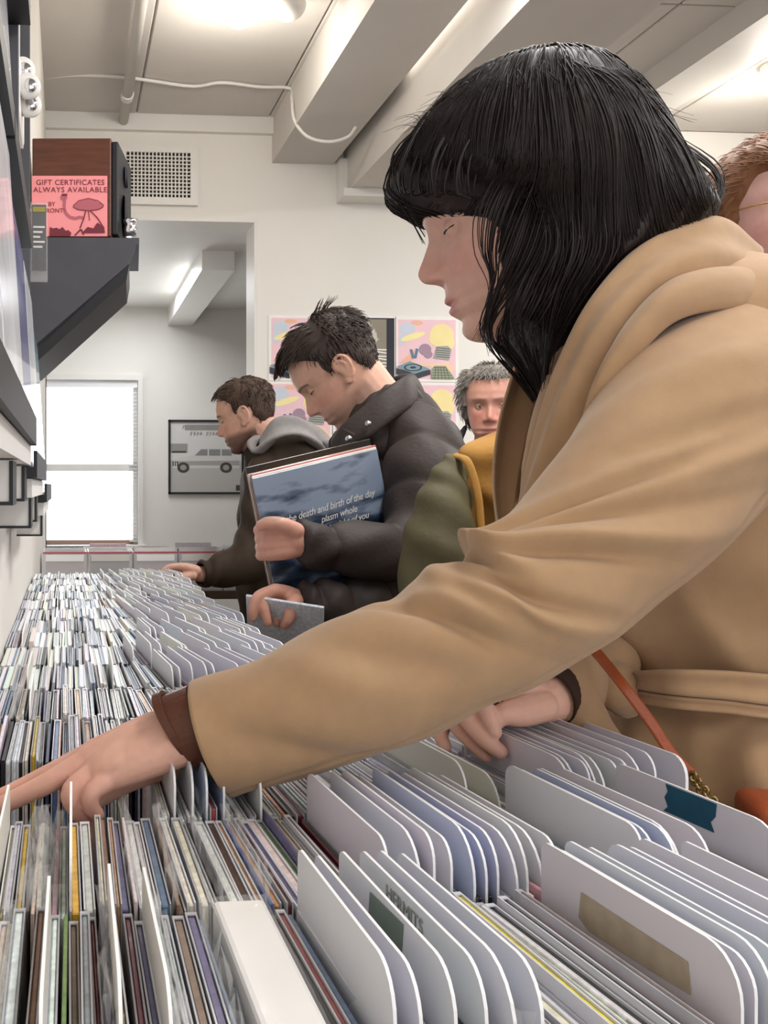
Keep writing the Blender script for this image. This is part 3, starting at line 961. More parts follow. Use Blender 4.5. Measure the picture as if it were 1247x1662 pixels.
near = [it for it in items if it['k'] in ('cd', 'slv')]
for i, it in enumerate(near):
    it['prev'] = near[i - 1]['c'] if i and near[i - 1]['r'] == it['r'] else None
    it['next'] = near[i + 1]['c'] if i + 1 < len(near) and near[i + 1]['r'] == it['r'] else None
for it in items:
    if it['k'] == 'div':
        it['id'] = 0
order = 0
for it in items:
    y, r, x = it['y'], it['r'], it['x']
    jit = rnd.uniform(-0.004, 0.003)
    if it['k'] in ('cd', 'slv'):
        zz = ZB + rnd.uniform(0, 0.004) + (rnd.uniform(0.002, 0.007) if rnd.random() < .2 else 0)
        rot = (0, math.radians(rnd.uniform(-0.7, 0.7)), yaw_at(x, r) + math.radians(rnd.uniform(-0.6, 0.6)))
        col = srgb(CH[it['c']])
        col = tuple(min(1, max(0.0, c_ * rnd.uniform(0.85, 1.1))) for c_ in col)
        # near rows one by one; the rest of the run becomes one mass
        if r <= 4 and ncd[it['k']] < MAXCD:
            ncd[it['k']] += 1
            me = CASE[it['t']] if it['k'] == 'cd' else SLV[it['t']]
            name = 'cd_case' if it['k'] == 'cd' else 'cd_sleeve'
            o = bpy.data.objects.new(name, me); COL.objects.link(o)
            o.location = (fx_(x, r) + (0.0012 if it['k'] == 'cd' else 0), y + jit, zz); o.rotation_euler = rot; o.color = (*col, 1)
            what = ('%s CD case' if it['k'] == 'cd' else 'thin %s CD sleeve') % it['c']
            if it['bag']: what = 'bagged ' + what
            if it['prev'] and it['next']:
                nb = 'between %s and %s' % (it['prev'], it['next']) if it['prev'] != it['next'] else 'between two %s ones' % it['prev']
            else:
                nb = 'at the end beside %s' % (it['prev'] or it['next'])
            it['o'] = o; it['lab'] = '%s, %s, %s' % (what, ROWNAME[r], nb)
            it['labx'] = x
            labels[it['lab']] = labels.get(it['lab'], 0) + 1
            tag(o, None, 'CD', 'CDs in the %s of the bins' % ROWNAME[r])
            if it['k'] == 'cd':
                c2 = bpy.data.objects.new('clear_shell', shell_mesh(it['t'], rnd.random() < (0.35 if r < 3 else 0.8))); COL.objects.link(c2); c2.parent = o
            elif it['bag']:
                c2 = bpy.data.objects.new('plastic_bag', rnd.choice(BAGS)); COL.objects.link(c2); c2.parent = o
        else:
            t = it['t']
            Mx = Matrix.Translation((fx_(x, r), y + jit, zz)) @ Matrix.Rotation(rot[2], 4, 'Z') @ Matrix.Rotation(rot[1], 4, 'Y')
            h = 0.125 + rnd.uniform(-0.001, 0.003)
            vs = [Mx @ Vector(p) for p in ((0, 0, 0), (t, 0, 0), (t, 0.141, 0), (0, 0.141, 0), (0, 0, h), (t, 0, h), (t, 0.141, h), (0, 0.141, h))]
            stuff.add(vs, [(4, 5, 6, 7), (0, 1, 5, 4), (1, 2, 6, 5), (2, 3, 7, 6), (3, 0, 4, 7)])
            scol += [col] * 5
            if it['k'] == 'cd':        # the pale shell edges
                for a in (-0.0012, t + 0.0002):
                    vs = [Mx @ Vector(p) for p in ((a, 0, 0.02), (a + 0.001, 0, 0.02), (a + 0.001, 0.142, 0.02), (a, 0.142, 0.02), (a, 0, h + 0.001), (a + 0.001, 0, h + 0.001), (a + 0.001, 0.142, h + 0.001), (a, 0.142, h + 0.001))]
                    stuff.add(vs, [(4, 5, 6, 7), (0, 1, 5, 4), (1, 2, 6, 5), (2, 3, 7, 6), (3, 0, 4, 7)])
                    scol += [(0.78, 0.79, 0.82)] * 5
    elif it['k'] == 'box':
        w = it['w']
        me = MB().box((0, 0, 0), (w - 0.002, 0.146, 0.136)).mesh('box_set'); bevel_mesh(me, 0.003, 2)
        o = link_mesh('box_set', me, mat('box_set_card', '#f2efeb', 0.35, 0.5, var=0.02, coat=0.6))
        o.location = (fx_(x, r) + 0.0015, y - 0.004, ZB); o.rotation_euler = (0, 0, yaw_at(x))
        tag(o, 'thick blank white box set in shrink wrap standing in the front row', 'box set')
        r3 = random.Random(2)
        mb = MB()
        vs, fs = [], []
        for j in range(25):
            for i in range(9):
                ex = 0.0012 * math.sin(j * 1.3 + i) * (1 if j in (0, 1, 2, 23, 24) else 0.25)
                vs.append(((w - 0.002) * i / 8, 0.146 * j / 24, 0.1368 + abs(ex) + r3.uniform(0, 0.0007)))
        for j in range(24):
            for i in range(8):
                a = j * 9 + i
                fs.append((a, a + 1, a + 10, a + 9))
        sw_ = mb.add(vs, fs).mesh('shrink_wrap'); sw_.materials.append(M['film'])
        child_local('shrink_wrap', sw_, None, o, True)
    else:
        s = it['s']
        me = DIV[0] if s in 'tToG' else rnd.choice(DIV)
        o = bpy.data.objects.new('divider_card', me); COL.objects.link(o)
        zz = ZB + rnd.uniform(-0.003, 0.003)
        if s == 'c' and x < 0.07: zz -= 0.004
        far = 0.0 if r < 3 else (-0.01 if r < 9 else -0.02)
        if r == 3 and 0.3 < x < 0.53: far = -0.026
        if r == 2 and 0.3 < x < 0.34: far = -0.012
        o.location = (fx_(x, r), y + jit + (0.002 if r < 3 else 0), zz + far)
        o.rotation_euler = (0, math.radians(rnd.uniform(-0.5, 0.5)), yaw_at(x, r) + math.radians(rnd.uniform(-0.5, 0.5)))
        o.color = (*[c_ * rnd.uniform(0.96, 1.04) for c_ in srgb(DCOL[s])], 1)
        it['o'] = o
        tag(o, None, 'divider', 'dividers in the %s of the bins' % ROWNAME[r])
        hue = {'w': 'white', 'c': 'cream-white', 'b': 'bluish white', 't': 'white', 'o': 'white', 'T': 'white', 'G': 'white'}[s]
        it['hue'] = hue

# labels of CDs: true neighbours first, then counting from a findable end
for it in near:
    if 'o' not in it: continue
    it['o']['label'] = it['lab']
by = {}
for it in near:
    if 'o' in it: by.setdefault(it['lab'], []).append(it)
ORD = ['first', 'second', 'third', 'fourth', 'fifth', 'sixth', 'seventh', 'eighth', 'ninth', 'tenth', 'eleventh', 'twelfth', 'thirteenth', 'fourteenth', 'fifteenth', 'sixteenth', 'seventeenth', 'eighteenth', 'nineteenth', 'twentieth',
       'twenty-first', 'twenty-second', 'twenty-third', 'twenty-fourth', 'twenty-fifth', 'twenty-sixth', 'twenty-seventh', 'twenty-eighth', 'twenty-ninth', 'thirtieth']
for l, its in by.items():
    if len(its) > 1:
        for k, it in enumerate(its):
            it['o']['label'] = l + ', %s from wall' % ORD[k]
for r in range(NROW):
    ds = [it for it in items if it['k'] == 'div' and it['r'] == r]
    for k, it in enumerate(ds):
        o, s = it['o'], it['s']
        nm_ = ORD[min(k, 29)]
        if r <= 3:
            lb = '%s plastic divider card, %s from the wall in the %s of CDs' % (it['hue'], nm_, ROWNAME[r])
            if s == 't': lb = 'white divider card with a green-grey tape strip in the front row'
            if s == 'o': lb = 'white divider card with a small olive sticker in the front row'
            if s == 'T': lb = 'long white divider card with yellowed old tape in the front row'
            if s == 'G': lb = 'white divider card with a torn teal tape strip in the second row'
            if r == 0 and k == 8: lb = 'white divider card with faint dark lettering along its top, front row'
        else:
            lb = 'pale divider card, %s from the wall in the %s of CDs' % (nm_, ROWNAME[r])
        o['label'] = lb
        T = None
        if s == 't': T = ('#6f7d70', [(0.052, 0.160), (0.094, 0.158), (0.097, 0.136), (0.055, 0.138)])
        if s == 'o': T = ('#8f936f', [(0.088, 0.152), (0.102, 0.149), (0.103, 0.134), (0.089, 0.139)])
        if s == 'T': T = ('#a99a84', [(0.03, 0.146), (0.106, 0.147), (0.108, 0.132), (0.1, 0.128), (0.028, 0.131)])
        if s == 'G': T = ('#1d5068', [(0.048, 0.162), (0.092, 0.162), (0.09, 0.157), (0.093, 0.152), (0.09, 0.146), (0.094, 0.142), (0.05, 0.142), (0.053, 0.148), (0.049, 0.153)])
        if T:
            tm = mat('tape', T[0], 0.7, 0.3, var=0.12, vscale=80)
            cpt = MB().add([(-0.0006, a, b_) for a, b_ in T[1]] + [(-0.0002, a, b_) for a, b_ in T[1]],
                           [tuple(range(len(T[1]))), tuple(range(len(T[1]), 2 * len(T[1])))[::-1]] + [(i, len(T[1]) + i, len(T[1]) + (i + 1) % len(T[1]), (i + 1) % len(T[1])) for i in range(len(T[1]))]).mesh('tape_strip')
            tp = child_local('tape_strip', cpt, tm, o)
            tp['label'] = {'t': 'green-grey tape strip', 'o': 'olive sticker', 'T': 'yellowed tape strip', 'G': 'torn teal tape strip'}[s]
        if r == 0 and k == 8:
            lt = text_mesh('HERMITS', 0.0115, 0.0002)
            lt.transform(frame_M((-0.0004, 0.082, 0.1535), (0, -1, 0), (0, 0, 1)))
            child_local('lettering', lt, mat('marker_grey', '#93948c', 0.8), o)

me = stuff.mesh('cd_mass')
ca_ = me.color_attributes.new('col', 'FLOAT_COLOR', 'CORNER')
arr = np.ones((len(me.loops), 4), np.float32)
arr[:, :3] = np.repeat(np.array(scol, np.float32), 4, axis=0)
ca_.data.foreach_set('color', arr.ravel())
o = link_mesh('cd_mass', me, M['stuffcol'])
o['kind'] = 'stuff'
tag(o, 'mass of pale CD cases and sleeves filling the far rows of the bins', 'CDs')

# clear trays of records at the window end ---------------------------
M['acryl'] = film_mat('acrylic', (0.93, 0.93, 0.95), 0.35, 0.08)
M['redstrip'] = mat('red_strip', '#c4606a', 0.5)
tb0, td = 2.72, 3.55
table = empty('end_table', (0.2, 3.2, 0))
tag(table, 'low counter under the clear record trays at the window end', 'table')
MB().box((WX + 0.003, 2.71, ZT - 0.16), (0.36, 3.34, ZT - 0.13)).box((WX + 0.003, 3.34, ZT - 0.16), (0.95, 3.75, ZT - 0.13)).build('top', M['cabinet'], table)
for (lx, ly) in ((0.0, 2.76), (0.29, 2.76), (0.0, 3.68), (0.88, 3.68)):
    MB().box((lx, ly, 0), (lx + 0.05, ly + 0.05, ZT - 0.16)).build('leg', M['cabinet'], table)
for k in range(6):
    xa = WX + 0.01 + 0.165 * k
    yb = 3.35
    e = empty('record_tray', (xa + 0.08, yb, ZT - 0.13))
    tag(e, 'clear acrylic tray of discs, number %s from the left wall at the window end' % ['one', 'two', 'three', 'four', 'five', 'six'][k], 'tray', 'clear trays at the window end')
    mb = MB().box((xa, yb, ZT - 0.13), (xa + 0.158, yb + 0.004, ZT + 0.03)).box((xa, yb, ZT - 0.13), (xa + 0.003, yb + 0.24, ZT + 0.01)).box((xa + 0.155, yb, ZT - 0.13), (xa + 0.158, yb + 0.24, ZT + 0.01)).box((xa, yb, ZT - 0.13), (xa + 0.158, yb + 0.24, ZT - 0.126))
    mb.build('shell', M['acryl'], e)
    MB().box((xa, yb - 0.001, ZT + 0.008), (xa + 0.158, yb + 0.0, ZT + 0.014)).build('red_strip', M['redstrip'], e)
    MB().box((xa + 0.01, yb - 0.001, ZT - 0.02), (xa + 0.148, yb + 0.0, ZT + 0.004)).build('label_card', M['white'] if k % 2 else M['divider'], e)
    for q in range(7):
        c = rnd.choice(['#e8e8ea', '#8a8890', '#b9b2b4', '#6d6a72', '#c9b1b5', '#47434a'])
        o = bpy.data.objects.new('record_single', plate('record_single', 0.14, 0.004, 0.14 + rnd.uniform(-0.01, 0.02), M['print'], 0)); COL.objects.link(o)
        o.location = (xa + 0.009, yb + 0.02 + 0.03 * q, ZT - 0.125); o.color = (*srgb(c), 1)
        tag(o, 'thin sleeve, %s from the front in the %s clear tray from the wall' % (ORD[q], ORD[k]), 'record', 'sleeves in the clear trays')
# ------------------------------------------------------------------ tools for figures
def interp(z, tab):
    zs = np.array([a for a, b in tab]); vs = np.array([b for a, b in tab])
    o = np.argsort(zs)
    return np.interp(z, zs[o], vs[o])


def gsm(a, s):
    k = np.arange(-int(3 * s), int(3 * s) + 1)
    w = np.exp(-(k / s) ** 2 / 2); w /= w.sum()
    return np.convolve(np.pad(a, len(k) // 2, mode='edge'), w, mode='valid')


def grid_faces(n, m, wrap=True):
    fs = []
    for i in range(n - 1):
        for k in range(m if wrap else m - 1):
            fs.append((i * m + k, i * m + (k + 1) % m, (i + 1) * m + (k + 1) % m, (i + 1) * m + k))
    return fs


HEAD_F = {'F': [(.113, -.005), (.108, .03), (.1, .05), (.085, .069), (.065, .082), (.045, .0895), (.025, .0915), (.01, .0875), (0, .0845), (-.02, .083), (-.035, .083), (-.0477, .0862), (-.056, .0872), (-.066, .0885), (-.071, .0845),
                (-.078, .086), (-.084, .082), (-.09, .0768), (-.096, .0785), (-.102, .0795), (-.109, .077), (-.114, .0715), (-.119, .058)],
          'B': [(.113, -.02), (.108, -.052), (.1, -.07), (.085, -.088), (.065, -.099), (.045, -.104), (.02, -.104), (0, -.099), (-.02, -.09), (-.04, -.076), (-.055, -.058), (-.065, -.036), (-.075, -.015), (-.09, .008), (-.105, .03), (-.119, .048)],
          'W': [(.113, .012), (.108, .035), (.1, .049), (.085, .062), (.065, .071), (.045, .0745), (.02, .0745), (0, .072), (-.02, .0695), (-.04, .065), (-.06, .058), (-.075, .051), (-.09, .042), (-.1, .034), (-.11, .025), (-.119, .01)],
          'N': [(.02, 0), (.008, .003), (0, .0065), (-.015, .0165), (-.026, .0245), (-.031, .0265), (-.036, .0255), (-.041, .021), (-.045, .011), (-.0485, .0015), (-.052, 0)],
          'NS': [(.02, .012), (0, .0075), (-.015, .008), (-.03, .0105), (-.04, .0115), (-.05, .012)]}


def head_verts(pr=HEAD_F, male=False, jaw=1.0, nose=1.0, nz=170, nt=220, features=True):
    z = 0.113 - 0.232 * (np.arange(nz) / (nz - 1)) ** 1.0
    F = gsm(interp(z, pr['F']), 1.0); B = gsm(interp(z, pr['B']), 3); W = gsm(interp(z, pr['W']), 3)
    if male: W = W * (1 + 0.08 * np.clip((-z - .03) / .08, 0, 1)) * jaw
    xc = B + (F - B) * 0.46
    s = np.linspace(-1, 1, nt, endpoint=False)
    t = math.pi * np.sign(s) * np.abs(s) ** 1.45
    ct, st = np.cos(t), np.sin(t)
    X = np.zeros((nz, nt)); Y = np.zeros((nz, nt)); Z = np.repeat(z[:, None], nt, 1)
    for i in range(nz):
        n = 2.35
        X[i] = np.where(ct >= 0, xc[i] + (F[i] - xc[i]) * np.abs(ct) ** (2 / n), xc[i] - (xc[i] - B[i]) * np.abs(ct) ** (2 / 2.1))
        Y[i] = W[i] * np.sign(st) * np.abs(st) ** (2 / 2.2)
    if features:
        fr = np.clip((X - xc[:, None]) / 0.04, 0, 1)
        g = lambda y0, z0, sy, sz: np.exp(-((np.abs(Y) - y0) / sy) ** 2 / 2 - ((Z - z0) / sz) ** 2 / 2)
        N = gsm(interp(z, pr['N']), 1.0) * nose; NS = interp(z, pr['NS'])
        D = N[:, None] * np.exp(-(np.abs(Y) / NS[:, None]) ** 2.4)
        D += 0.0085 * g(.0145, -.039, .0045, .0055)               # nose wings
        D -= 0.004 * g(.008, -.047, .0035, .0022)                 # nostrils
        D -= 0.012 * g(.030, .001, .012, .0095)                   # sockets
        D += (0.0045 if male else 0.002) * g(.026, .019, .016, .006)   # brow
        D += 0.004 * g(.046, -.028, .014, .014)                   # cheek bone
        D -= 0.0025 * g(.03, -.062, .006, .012)                   # fold by the mouth
        D += 0.003 * g(0, -.066, .013, .0035) + 0.0035 * g(0, -.0785, .013, .0045)   # lips
        D -= 0.0035 * g(0, -.0718, .021, .0014)
        D -= 0.002 * g(0, -.057, .0025, .005)
        D += 0.003 * g(0, -.104, .012, .008) * (1.4 if male else 1)
        X = X + D * fr
    V = np.stack([X, Y, Z], -1).reshape(-1, 3)
    fs = grid_faces(nz, nt)
    fs.append(tuple(range(nt))); fs.append(tuple(range((nz - 1) * nt, nz * nt))[::-1])
    return V, [f[::-1] for f in fs]


def ear_parts(y, sc=1.0):
    """outer ear as rings of tubes (head frame), side given by sign of y"""
    s = 1 if y > 0 else -1
    mb = MB()
    rim = [(0.008, 0.004, 0.004), (0.006, 0.012, 0.02), (-0.004, 0.017, 0.032), (-0.018, 0.021, 0.032), (-0.026, 0.021, 0.018), (-0.024, 0.018, 0.0), (-0.014, 0.011, -0.016), (-0.004, 0.006, -0.026), (0.002, 0.001, -0.022), (0.004, 0.0, -0.012)]
    c = crom(rim, 30)
    mb.tube([Vector((p[0] * sc, (abs(y) + p[1] * sc - 0.004) * s, p[2] * sc - 0.012)) for p in c], 0.0042 * sc, 8)
    mb.ball((-0.011 * sc, (abs(y) + 0.006) * s, -0.012), (0.016 * sc, 0.007, 0.026 * sc), 14, 8)
    mb.ball((0.0 * sc, (abs(y) + 0.004) * s, -0.034), (0.008 * sc, 0.006, 0.009 * sc), 10, 8)
    mb.tube([Vector((p[0], (abs(y) + p[1]) * s, p[2])) for p in ((-0.004, 0.008, 0.012), (-0.014, 0.015, 0.008), (-0.016, 0.014, -0.006), (-0.01, 0.01, -0.02))], 0.0035, 8)
    return np.array(mb.v), mb.f


class Soup:
    """closed shapes gathered for one voxel-merged surface"""
    def __init__(self): self.V, self.F, self.n = [], [], 0

    def add(self, V, F, M4=None):
        V = np.asarray(V, float)
        if M4 is not None:
            A = np.array(M4)
            V = V @ A[:3, :3].T + A[:3, 3]
        self.V.append(V); self.F += [tuple(i + self.n for i in f) for f in F]; self.n += len(V)
        return self

    def mb(self, mb, M4=None): return self.add(np.array([tuple(p) for p in mb.v]), mb.f, M4)

    def chain(self, pts, n=14, sub=6, flat=None):
        """tapering limb through (point, radius) pairs, rounded ends"""
        P4 = crom([(*p, r) for p, r in pts], (len(pts) - 1) * sub + 1)
        mb = MB()
        p = [Vector(q[:3]) for q in P4]; r = [float(q[3]) for q in P4]
        t0 = (p[0] - p[1]).normalized(); t1 = (p[-1] - p[-2]).normalized()
        pts2, rr = [], []
        for a, k in ((0.95, 0.3), (0.75, 0.66), (0.4, 0.92)):
            pts2.append(p[0] + t0 * (r[0] * a)); rr.append(r[0] * k)
        pts2 += p; rr += r
        for a, k in ((0.4, 0.92), (0.75, 0.66), (0.95, 0.3)):
            pts2.append(p[-1] + t1 * (r[-1] * a)); rr.append(r[-1] * k)
        mb.tube(pts2, rr, n)
        return self.mb(mb)

    def merge(self, name, voxel, smooth=3, fac=0.5):
        V = np.vstack(self.V)
        me = bpy.data.meshes.new(name)
        me.from_pydata(V.tolist(), [], self.F)
        bm = bmesh.new(); bm.from_mesh(me); bmesh.ops.recalc_face_normals(bm, faces=bm.faces); bm.to_mesh(me); bm.free()
        o = bpy.data.objects.new('tmp', me); COL.objects.link(o)
        md = o.modifiers.new('r', 'REMESH'); md.mode = 'VOXEL'; md.voxel_size = voxel; md.use_smooth_shade = True
        if smooth:
            sm = o.modifiers.new('s', 'SMOOTH'); sm.factor = fac; sm.iterations = smooth
        dg = bpy.context.evaluated_depsgraph_get()
        out = bpy.data.meshes.new_from_object(o.evaluated_get(dg))
        bpy.data.objects.remove(o); bpy.data.meshes.remove(me)
        out.name = name
        out.polygons.foreach_set('use_smooth', [True] * len(out.polygons))
        return out


def mesh_co(me):
    a = np.zeros(len(me.vertices) * 3); me.vertices.foreach_get('co', a); return a.reshape(-1, 3)


def set_cols(me, C):
    at = me.color_attributes.new('col', 'FLOAT_COLOR', 'POINT')
    a = np.ones((len(me.vertices), 4), np.float32); a[:, :3] = C
    at.data.foreach_set('color', a.ravel())


def skin_mat(name, sss=0.12):
    m = mat(name, '#c79a86', 0.5, 0.35, attr='col', var=0.06, vscale=90, bump=0.06, bscale=900, sss=sss)
    return m


def head_frame(origin, fwd, up):
    f = Vector(fwd).normalized(); u = Vector(up); u = (u - f * u.dot(f)).normalized(); l = u.cross(f)
    return Matrix(((f.x, l.x, u.x, origin[0]), (f.y, l.y, u.y, origin[1]), (f.z, l.z, u.z, origin[2]), (0, 0, 0, 1)))


def pose_head(px, py, d, local, yaw_deg, pitch_deg, roll_deg=0, scale=1.0):
    """head frame that puts the local point at a pixel; yaw 0 = profile facing image left, positive turns towards the viewer, pitch positive looks down"""
    Wp = P(px, py, d)
    ray = Vector((Wp.x, Wp.y, 0)).normalized()
    right = Vector((ray.y, -ray.x, 0))
    a = math.radians(yaw_deg)
    f = (-right * math.cos(a) - ray * math.sin(a))
    p = math.radians(pitch_deg)
    fw = f * math.cos(p) - UP * math.sin(p)
    up = UP * math.cos(p) + f * math.sin(p)
    if roll_deg:
        R = Matrix.Rotation(math.radians(roll_deg), 3, fw)
        up = R @ up
    m = head_frame((0, 0, 0), fw, up)
    m = m @ Matrix.Scale(scale, 4)
    off = Wp - (m @ Vector(local))
    m.translation = off
    return m


def face_colors(L, base, lip, blush=0.25, beard=None, brow=None, lipw=1.0):
    """pigment of head-frame points L"""
    n = len(L)
    C = np.repeat(np.array(srgb(base))[None, :], n, 0)
    x, y, z = L[:, 0], L[:, 1], L[:, 2]
    g = lambda y0, z0, sy, sz: np.exp(-((np.abs(y) - y0) / sy) ** 2 / 2 - ((z - z0) / sz) ** 2 / 2) * (x > 0.02) * (x < .14)
    def mixin(w, c):
        nonlocal C
        w = np.clip(w, 0, 1)[:, None]
        C = C * (1 - w) + np.array(srgb(c))[None, :] * w
    mixin(blush * g(.04, -.035, .02, .018), '#c9766a')
    mixin(blush * 0.9 * g(0, -.034, .012, .01), '#c47a6c')
    if beard:
        jaw = np.clip((-z - .045) / .02, 0, 1) * (x > -.03) * (z > -.16)
        jaw = jaw * np.clip(1 - np.clip((np.abs(y) - .02) / .02, 0, 1) * np.clip((z + .055) / .01, 0, 1), 0, 1)
        mixin(jaw * beard[1], beard[0])
    lp = np.exp(-(np.abs(y) / (.019 * lipw)) ** 4) * (np.abs(z + .0725) < .012) * np.clip(1 - (np.abs(z + .0725) / .0105) ** 4, 0, 1) * (x > .06)
    mixin(lp * 0.8, lip)
    if brow:
        yy = np.abs(y)
        bz = .0185 + .004 * np.clip((yy - .012) / .03, 0, 1) - .007 * np.clip((yy - .035) / .02, 0, 1)
        mixin(brow[1] * np.exp(-((z - bz) / .0028) ** 2) * (yy > .009) * (yy < .05) * (x > .04), brow[0])
    return C


def sleeve_mesh(stations, nu=90, nv=40, folds=None, name='sleeve', hollow=0.022, thick=0.006):
    """coat sleeve through (top px, bottom px, depth, depth-radius factor) stations; open, hollow cuff at the first one"""
    cen, ax, bx = [], [], []
    for (t, b, d, k) in stations:
        T, B = P(*t, d), P(*b, d)
        cen.append((T + B) / 2); ax.append((T - B) / 2); bx.append(k)
    C = crom(cen, nu); A = crom(ax, nu); K = crom([(k,) for k in bx], nu)[:, 0]
    rings = []
    for i in range(nu):
        t = Vector(C[min(i + 1, nu - 1)] - C[max(i - 1, 0)]).normalized()
        a = Vector(A[i]); ra = a.length; a = a.normalized()
        nb = t.cross(a).normalized()
        a2 = nb.cross(t).normalized()
        a = (a * 0.85 + a2 * 0.15).normalized() if abs(a.dot(a2)) > 0.2 else a
        ring = []
        for j in range(nv):
            v = 2 * math.pi * j / nv
            rr = 1 + (folds(i / (nu - 1), v) / ra if folds else 0)
            ring.append(Vector(C[i]) + a * (math.cos(v) * ra * rr) + nb * (math.sin(v) * ra * K[i] * rr))
        rings.append(ring)
    if hollow:
        pre = []
        c0 = sum(rings[0], Vector()) / nv
        t = Vector(C[1] - C[0]).normalized()
        k1 = 1 - thick / Vector(A[0]).length
        for dep, kk in ((hollow, k1 * 0.94), (hollow * 0.5, k1 * .98), (0.002, k1)):
            pre.append([c0 + (p - c0) * kk + t * dep for p in rings[0]])
        pre.append([c0 + (p - c0) * (k1 * .5 + .5) - t * 0.001 for p in rings[0]])
        rings = pre + rings
    mb = MB().rings(rings, 0, True)
    me = mb.mesh(name)
    bm = bmesh.new(); bm.from_mesh(me); bmesh.ops.recalc_face_normals(bm, faces=bm.faces); bm.to_mesh(me); bm.free()
    me.polygons.foreach_set('use_smooth', [True] * len(me.polygons))
    return me


def slice_loft(slices, nv=72, nu=None, ex=2.3, disp=None, name='body', cap=True):
    """horizontal slices (py, left px, right px, depth, half depth) lofted upright; returns mesh and grid"""
    nu = nu or len(slices) * 7
    S = crom(slices, nu)
    G = np.zeros((nu, nv, 3))
    for i, (py, l, r, d, hd) in enumerate(S):
        c = P((l + r) / 2, py, d); w = (r - l) / 2 * d / FPX
        for j in range(nv):
            a = 2 * math.pi * j / nv
            ca_, sa_ = math.cos(a), math.sin(a)
            q = c + RV * (w * math.copysign(abs(ca_) ** (2 / ex), ca_)) - FV * (hd * math.copysign(abs(sa_) ** (2 / ex), sa_))
            G[i, j] = q
    if disp is not None:
        nrm = G - G.mean(1, keepdims=True); nrm[..., 2] = 0
        nrm /= np.linalg.norm(nrm, axis=-1, keepdims=True) + 1e-9
        for i in range(nu):
            for j in range(nv):
                G[i, j] += nrm[i, j] * disp(i / (nu - 1), 2 * math.pi * j / nv, S[i][0])
    fs = grid_faces(nu, nv)
    if cap:
        fs.append(tuple(range(nv))); fs.append(tuple(range((nu - 1) * nv, nu * nv))[::-1])
    me = bpy.data.meshes.new(name)
    me.from_pydata(G.reshape(-1, 3).tolist(), [], fs)
    bm = bmesh.new(); bm.from_mesh(me); bmesh.ops.recalc_face_normals(bm, faces=bm.faces); bm.to_mesh(me); bm.free()
    me.polygons.foreach_set('use_smooth', [True] * len(me.polygons))
    return me, G


def ribbon(name, A, B, thick, n=60, m=12, bulge=0.0, mats=None, parent=None, wave=None):
    """thick cloth strip between edge paths A and B (world points), bulging by 'bulge' along its normal"""
    a, b = crom(A, n), crom(B, n)
    top, bot = np.zeros((n, m, 3)), np.zeros((n, m, 3))
    for i in range(n):
        t = a[min(i + 1, n - 1)] - a[max(i - 1, 0)]
        w = b[i] - a[i]
        nr = np.cross(t, w); nr /= np.linalg.norm(nr) + 1e-9
        for j in range(m):
            s = j / (m - 1)
            p = a[i] * (1 - s) + b[i] * s + nr * bulge * math.sin(math.pi * s)
            if wave: p = p + nr * wave(i / (n - 1), s)
            th = thick / 2 * min(1, 0.35 + 4 * min(s, 1 - s)) 
            top[i, j] = p + nr * th; bot[i, j] = p - nr * th
    vs = np.concatenate([top.reshape(-1, 3), bot.reshape(-1, 3)])
    N = n * m
    fs = []
    for i in range(n - 1):
        for j in range(m - 1):
            q = i * m + j
            fs.append((q, q + 1, q + m + 1, q + m)); fs.append((N + q, N + q + m, N + q + m + 1, N + q + 1))
        for j in (0, m - 1):
            q = i * m + j
            fs.append((q, q + m, N + q + m, N + q))
    for i in (0, n - 1):
        for j in range(m - 1):
            q = i * m + j
            fs.append((q, N + q, N + q + 1, q + 1))
    me = bpy.data.meshes.new(name); me.from_pydata(vs.tolist(), [], fs)
    bm = bmesh.new(); bm.from_mesh(me); bmesh.ops.recalc_face_normals(bm, faces=bm.faces); bm.to_mesh(me); bm.free()
    return link_mesh(name, me, mats, parent, True)


class Strands:
    def __init__(self): self.V, self.F = [], []

    def add(self, pts, r0, r1=None, k=3):
        """one thin tapering lock through points"""
        r1 = r0 * 0.3 if r1 is None else r1
        pts = np.asarray(pts, float)
        n = len(pts)
        t = np.gradient(pts, axis=0); t /= np.linalg.norm(t, axis=1, keepdims=True) + 1e-9
        ref = np.array([0.31, -0.75, 0.58])
        u = np.cross(t, ref); u /= np.linalg.norm(u, axis=1, keepdims=True) + 1e-9
        v = np.cross(t, u)
        rr = r0 + (r1 - r0) * np.linspace(0, 1, n) ** 1.5
        rr = rr * np.clip(np.linspace(0, 1, n) * 4 + 0.15, 0, 1)
        base = sum(len(x) for x in self.V) if not hasattr(self, 'nb') else self.nb
        ring = [pts + (u * math.cos(2 * math.pi * q / k) + v * math.sin(2 * math.pi * q / k)) * rr[:, None] for q in range(k)]
        A = np.stack(ring, 1).reshape(-1, 3)
        self.V.append(A)
        for i in range(n - 1):
            for q in range(k):
                self.F.append((base + i * k + q, base + i * k + (q + 1) % k, base + (i + 1) * k + (q + 1) % k, base + (i + 1) * k + q))
        self.nb = base + len(A)

    def build(self, name, m, parent):
        me = bpy.data.meshes.new(name)
        me.from_pydata(np.vstack(self.V).tolist(), [], self.F)
        return link_mesh(name, me, m, parent, True)


def hair_mat(name, c, rough=0.38, spec=0.35):
    return mat(name, c, rough, spec, var=0.25, vscale=35, stretch=(3, 3, 0.4))


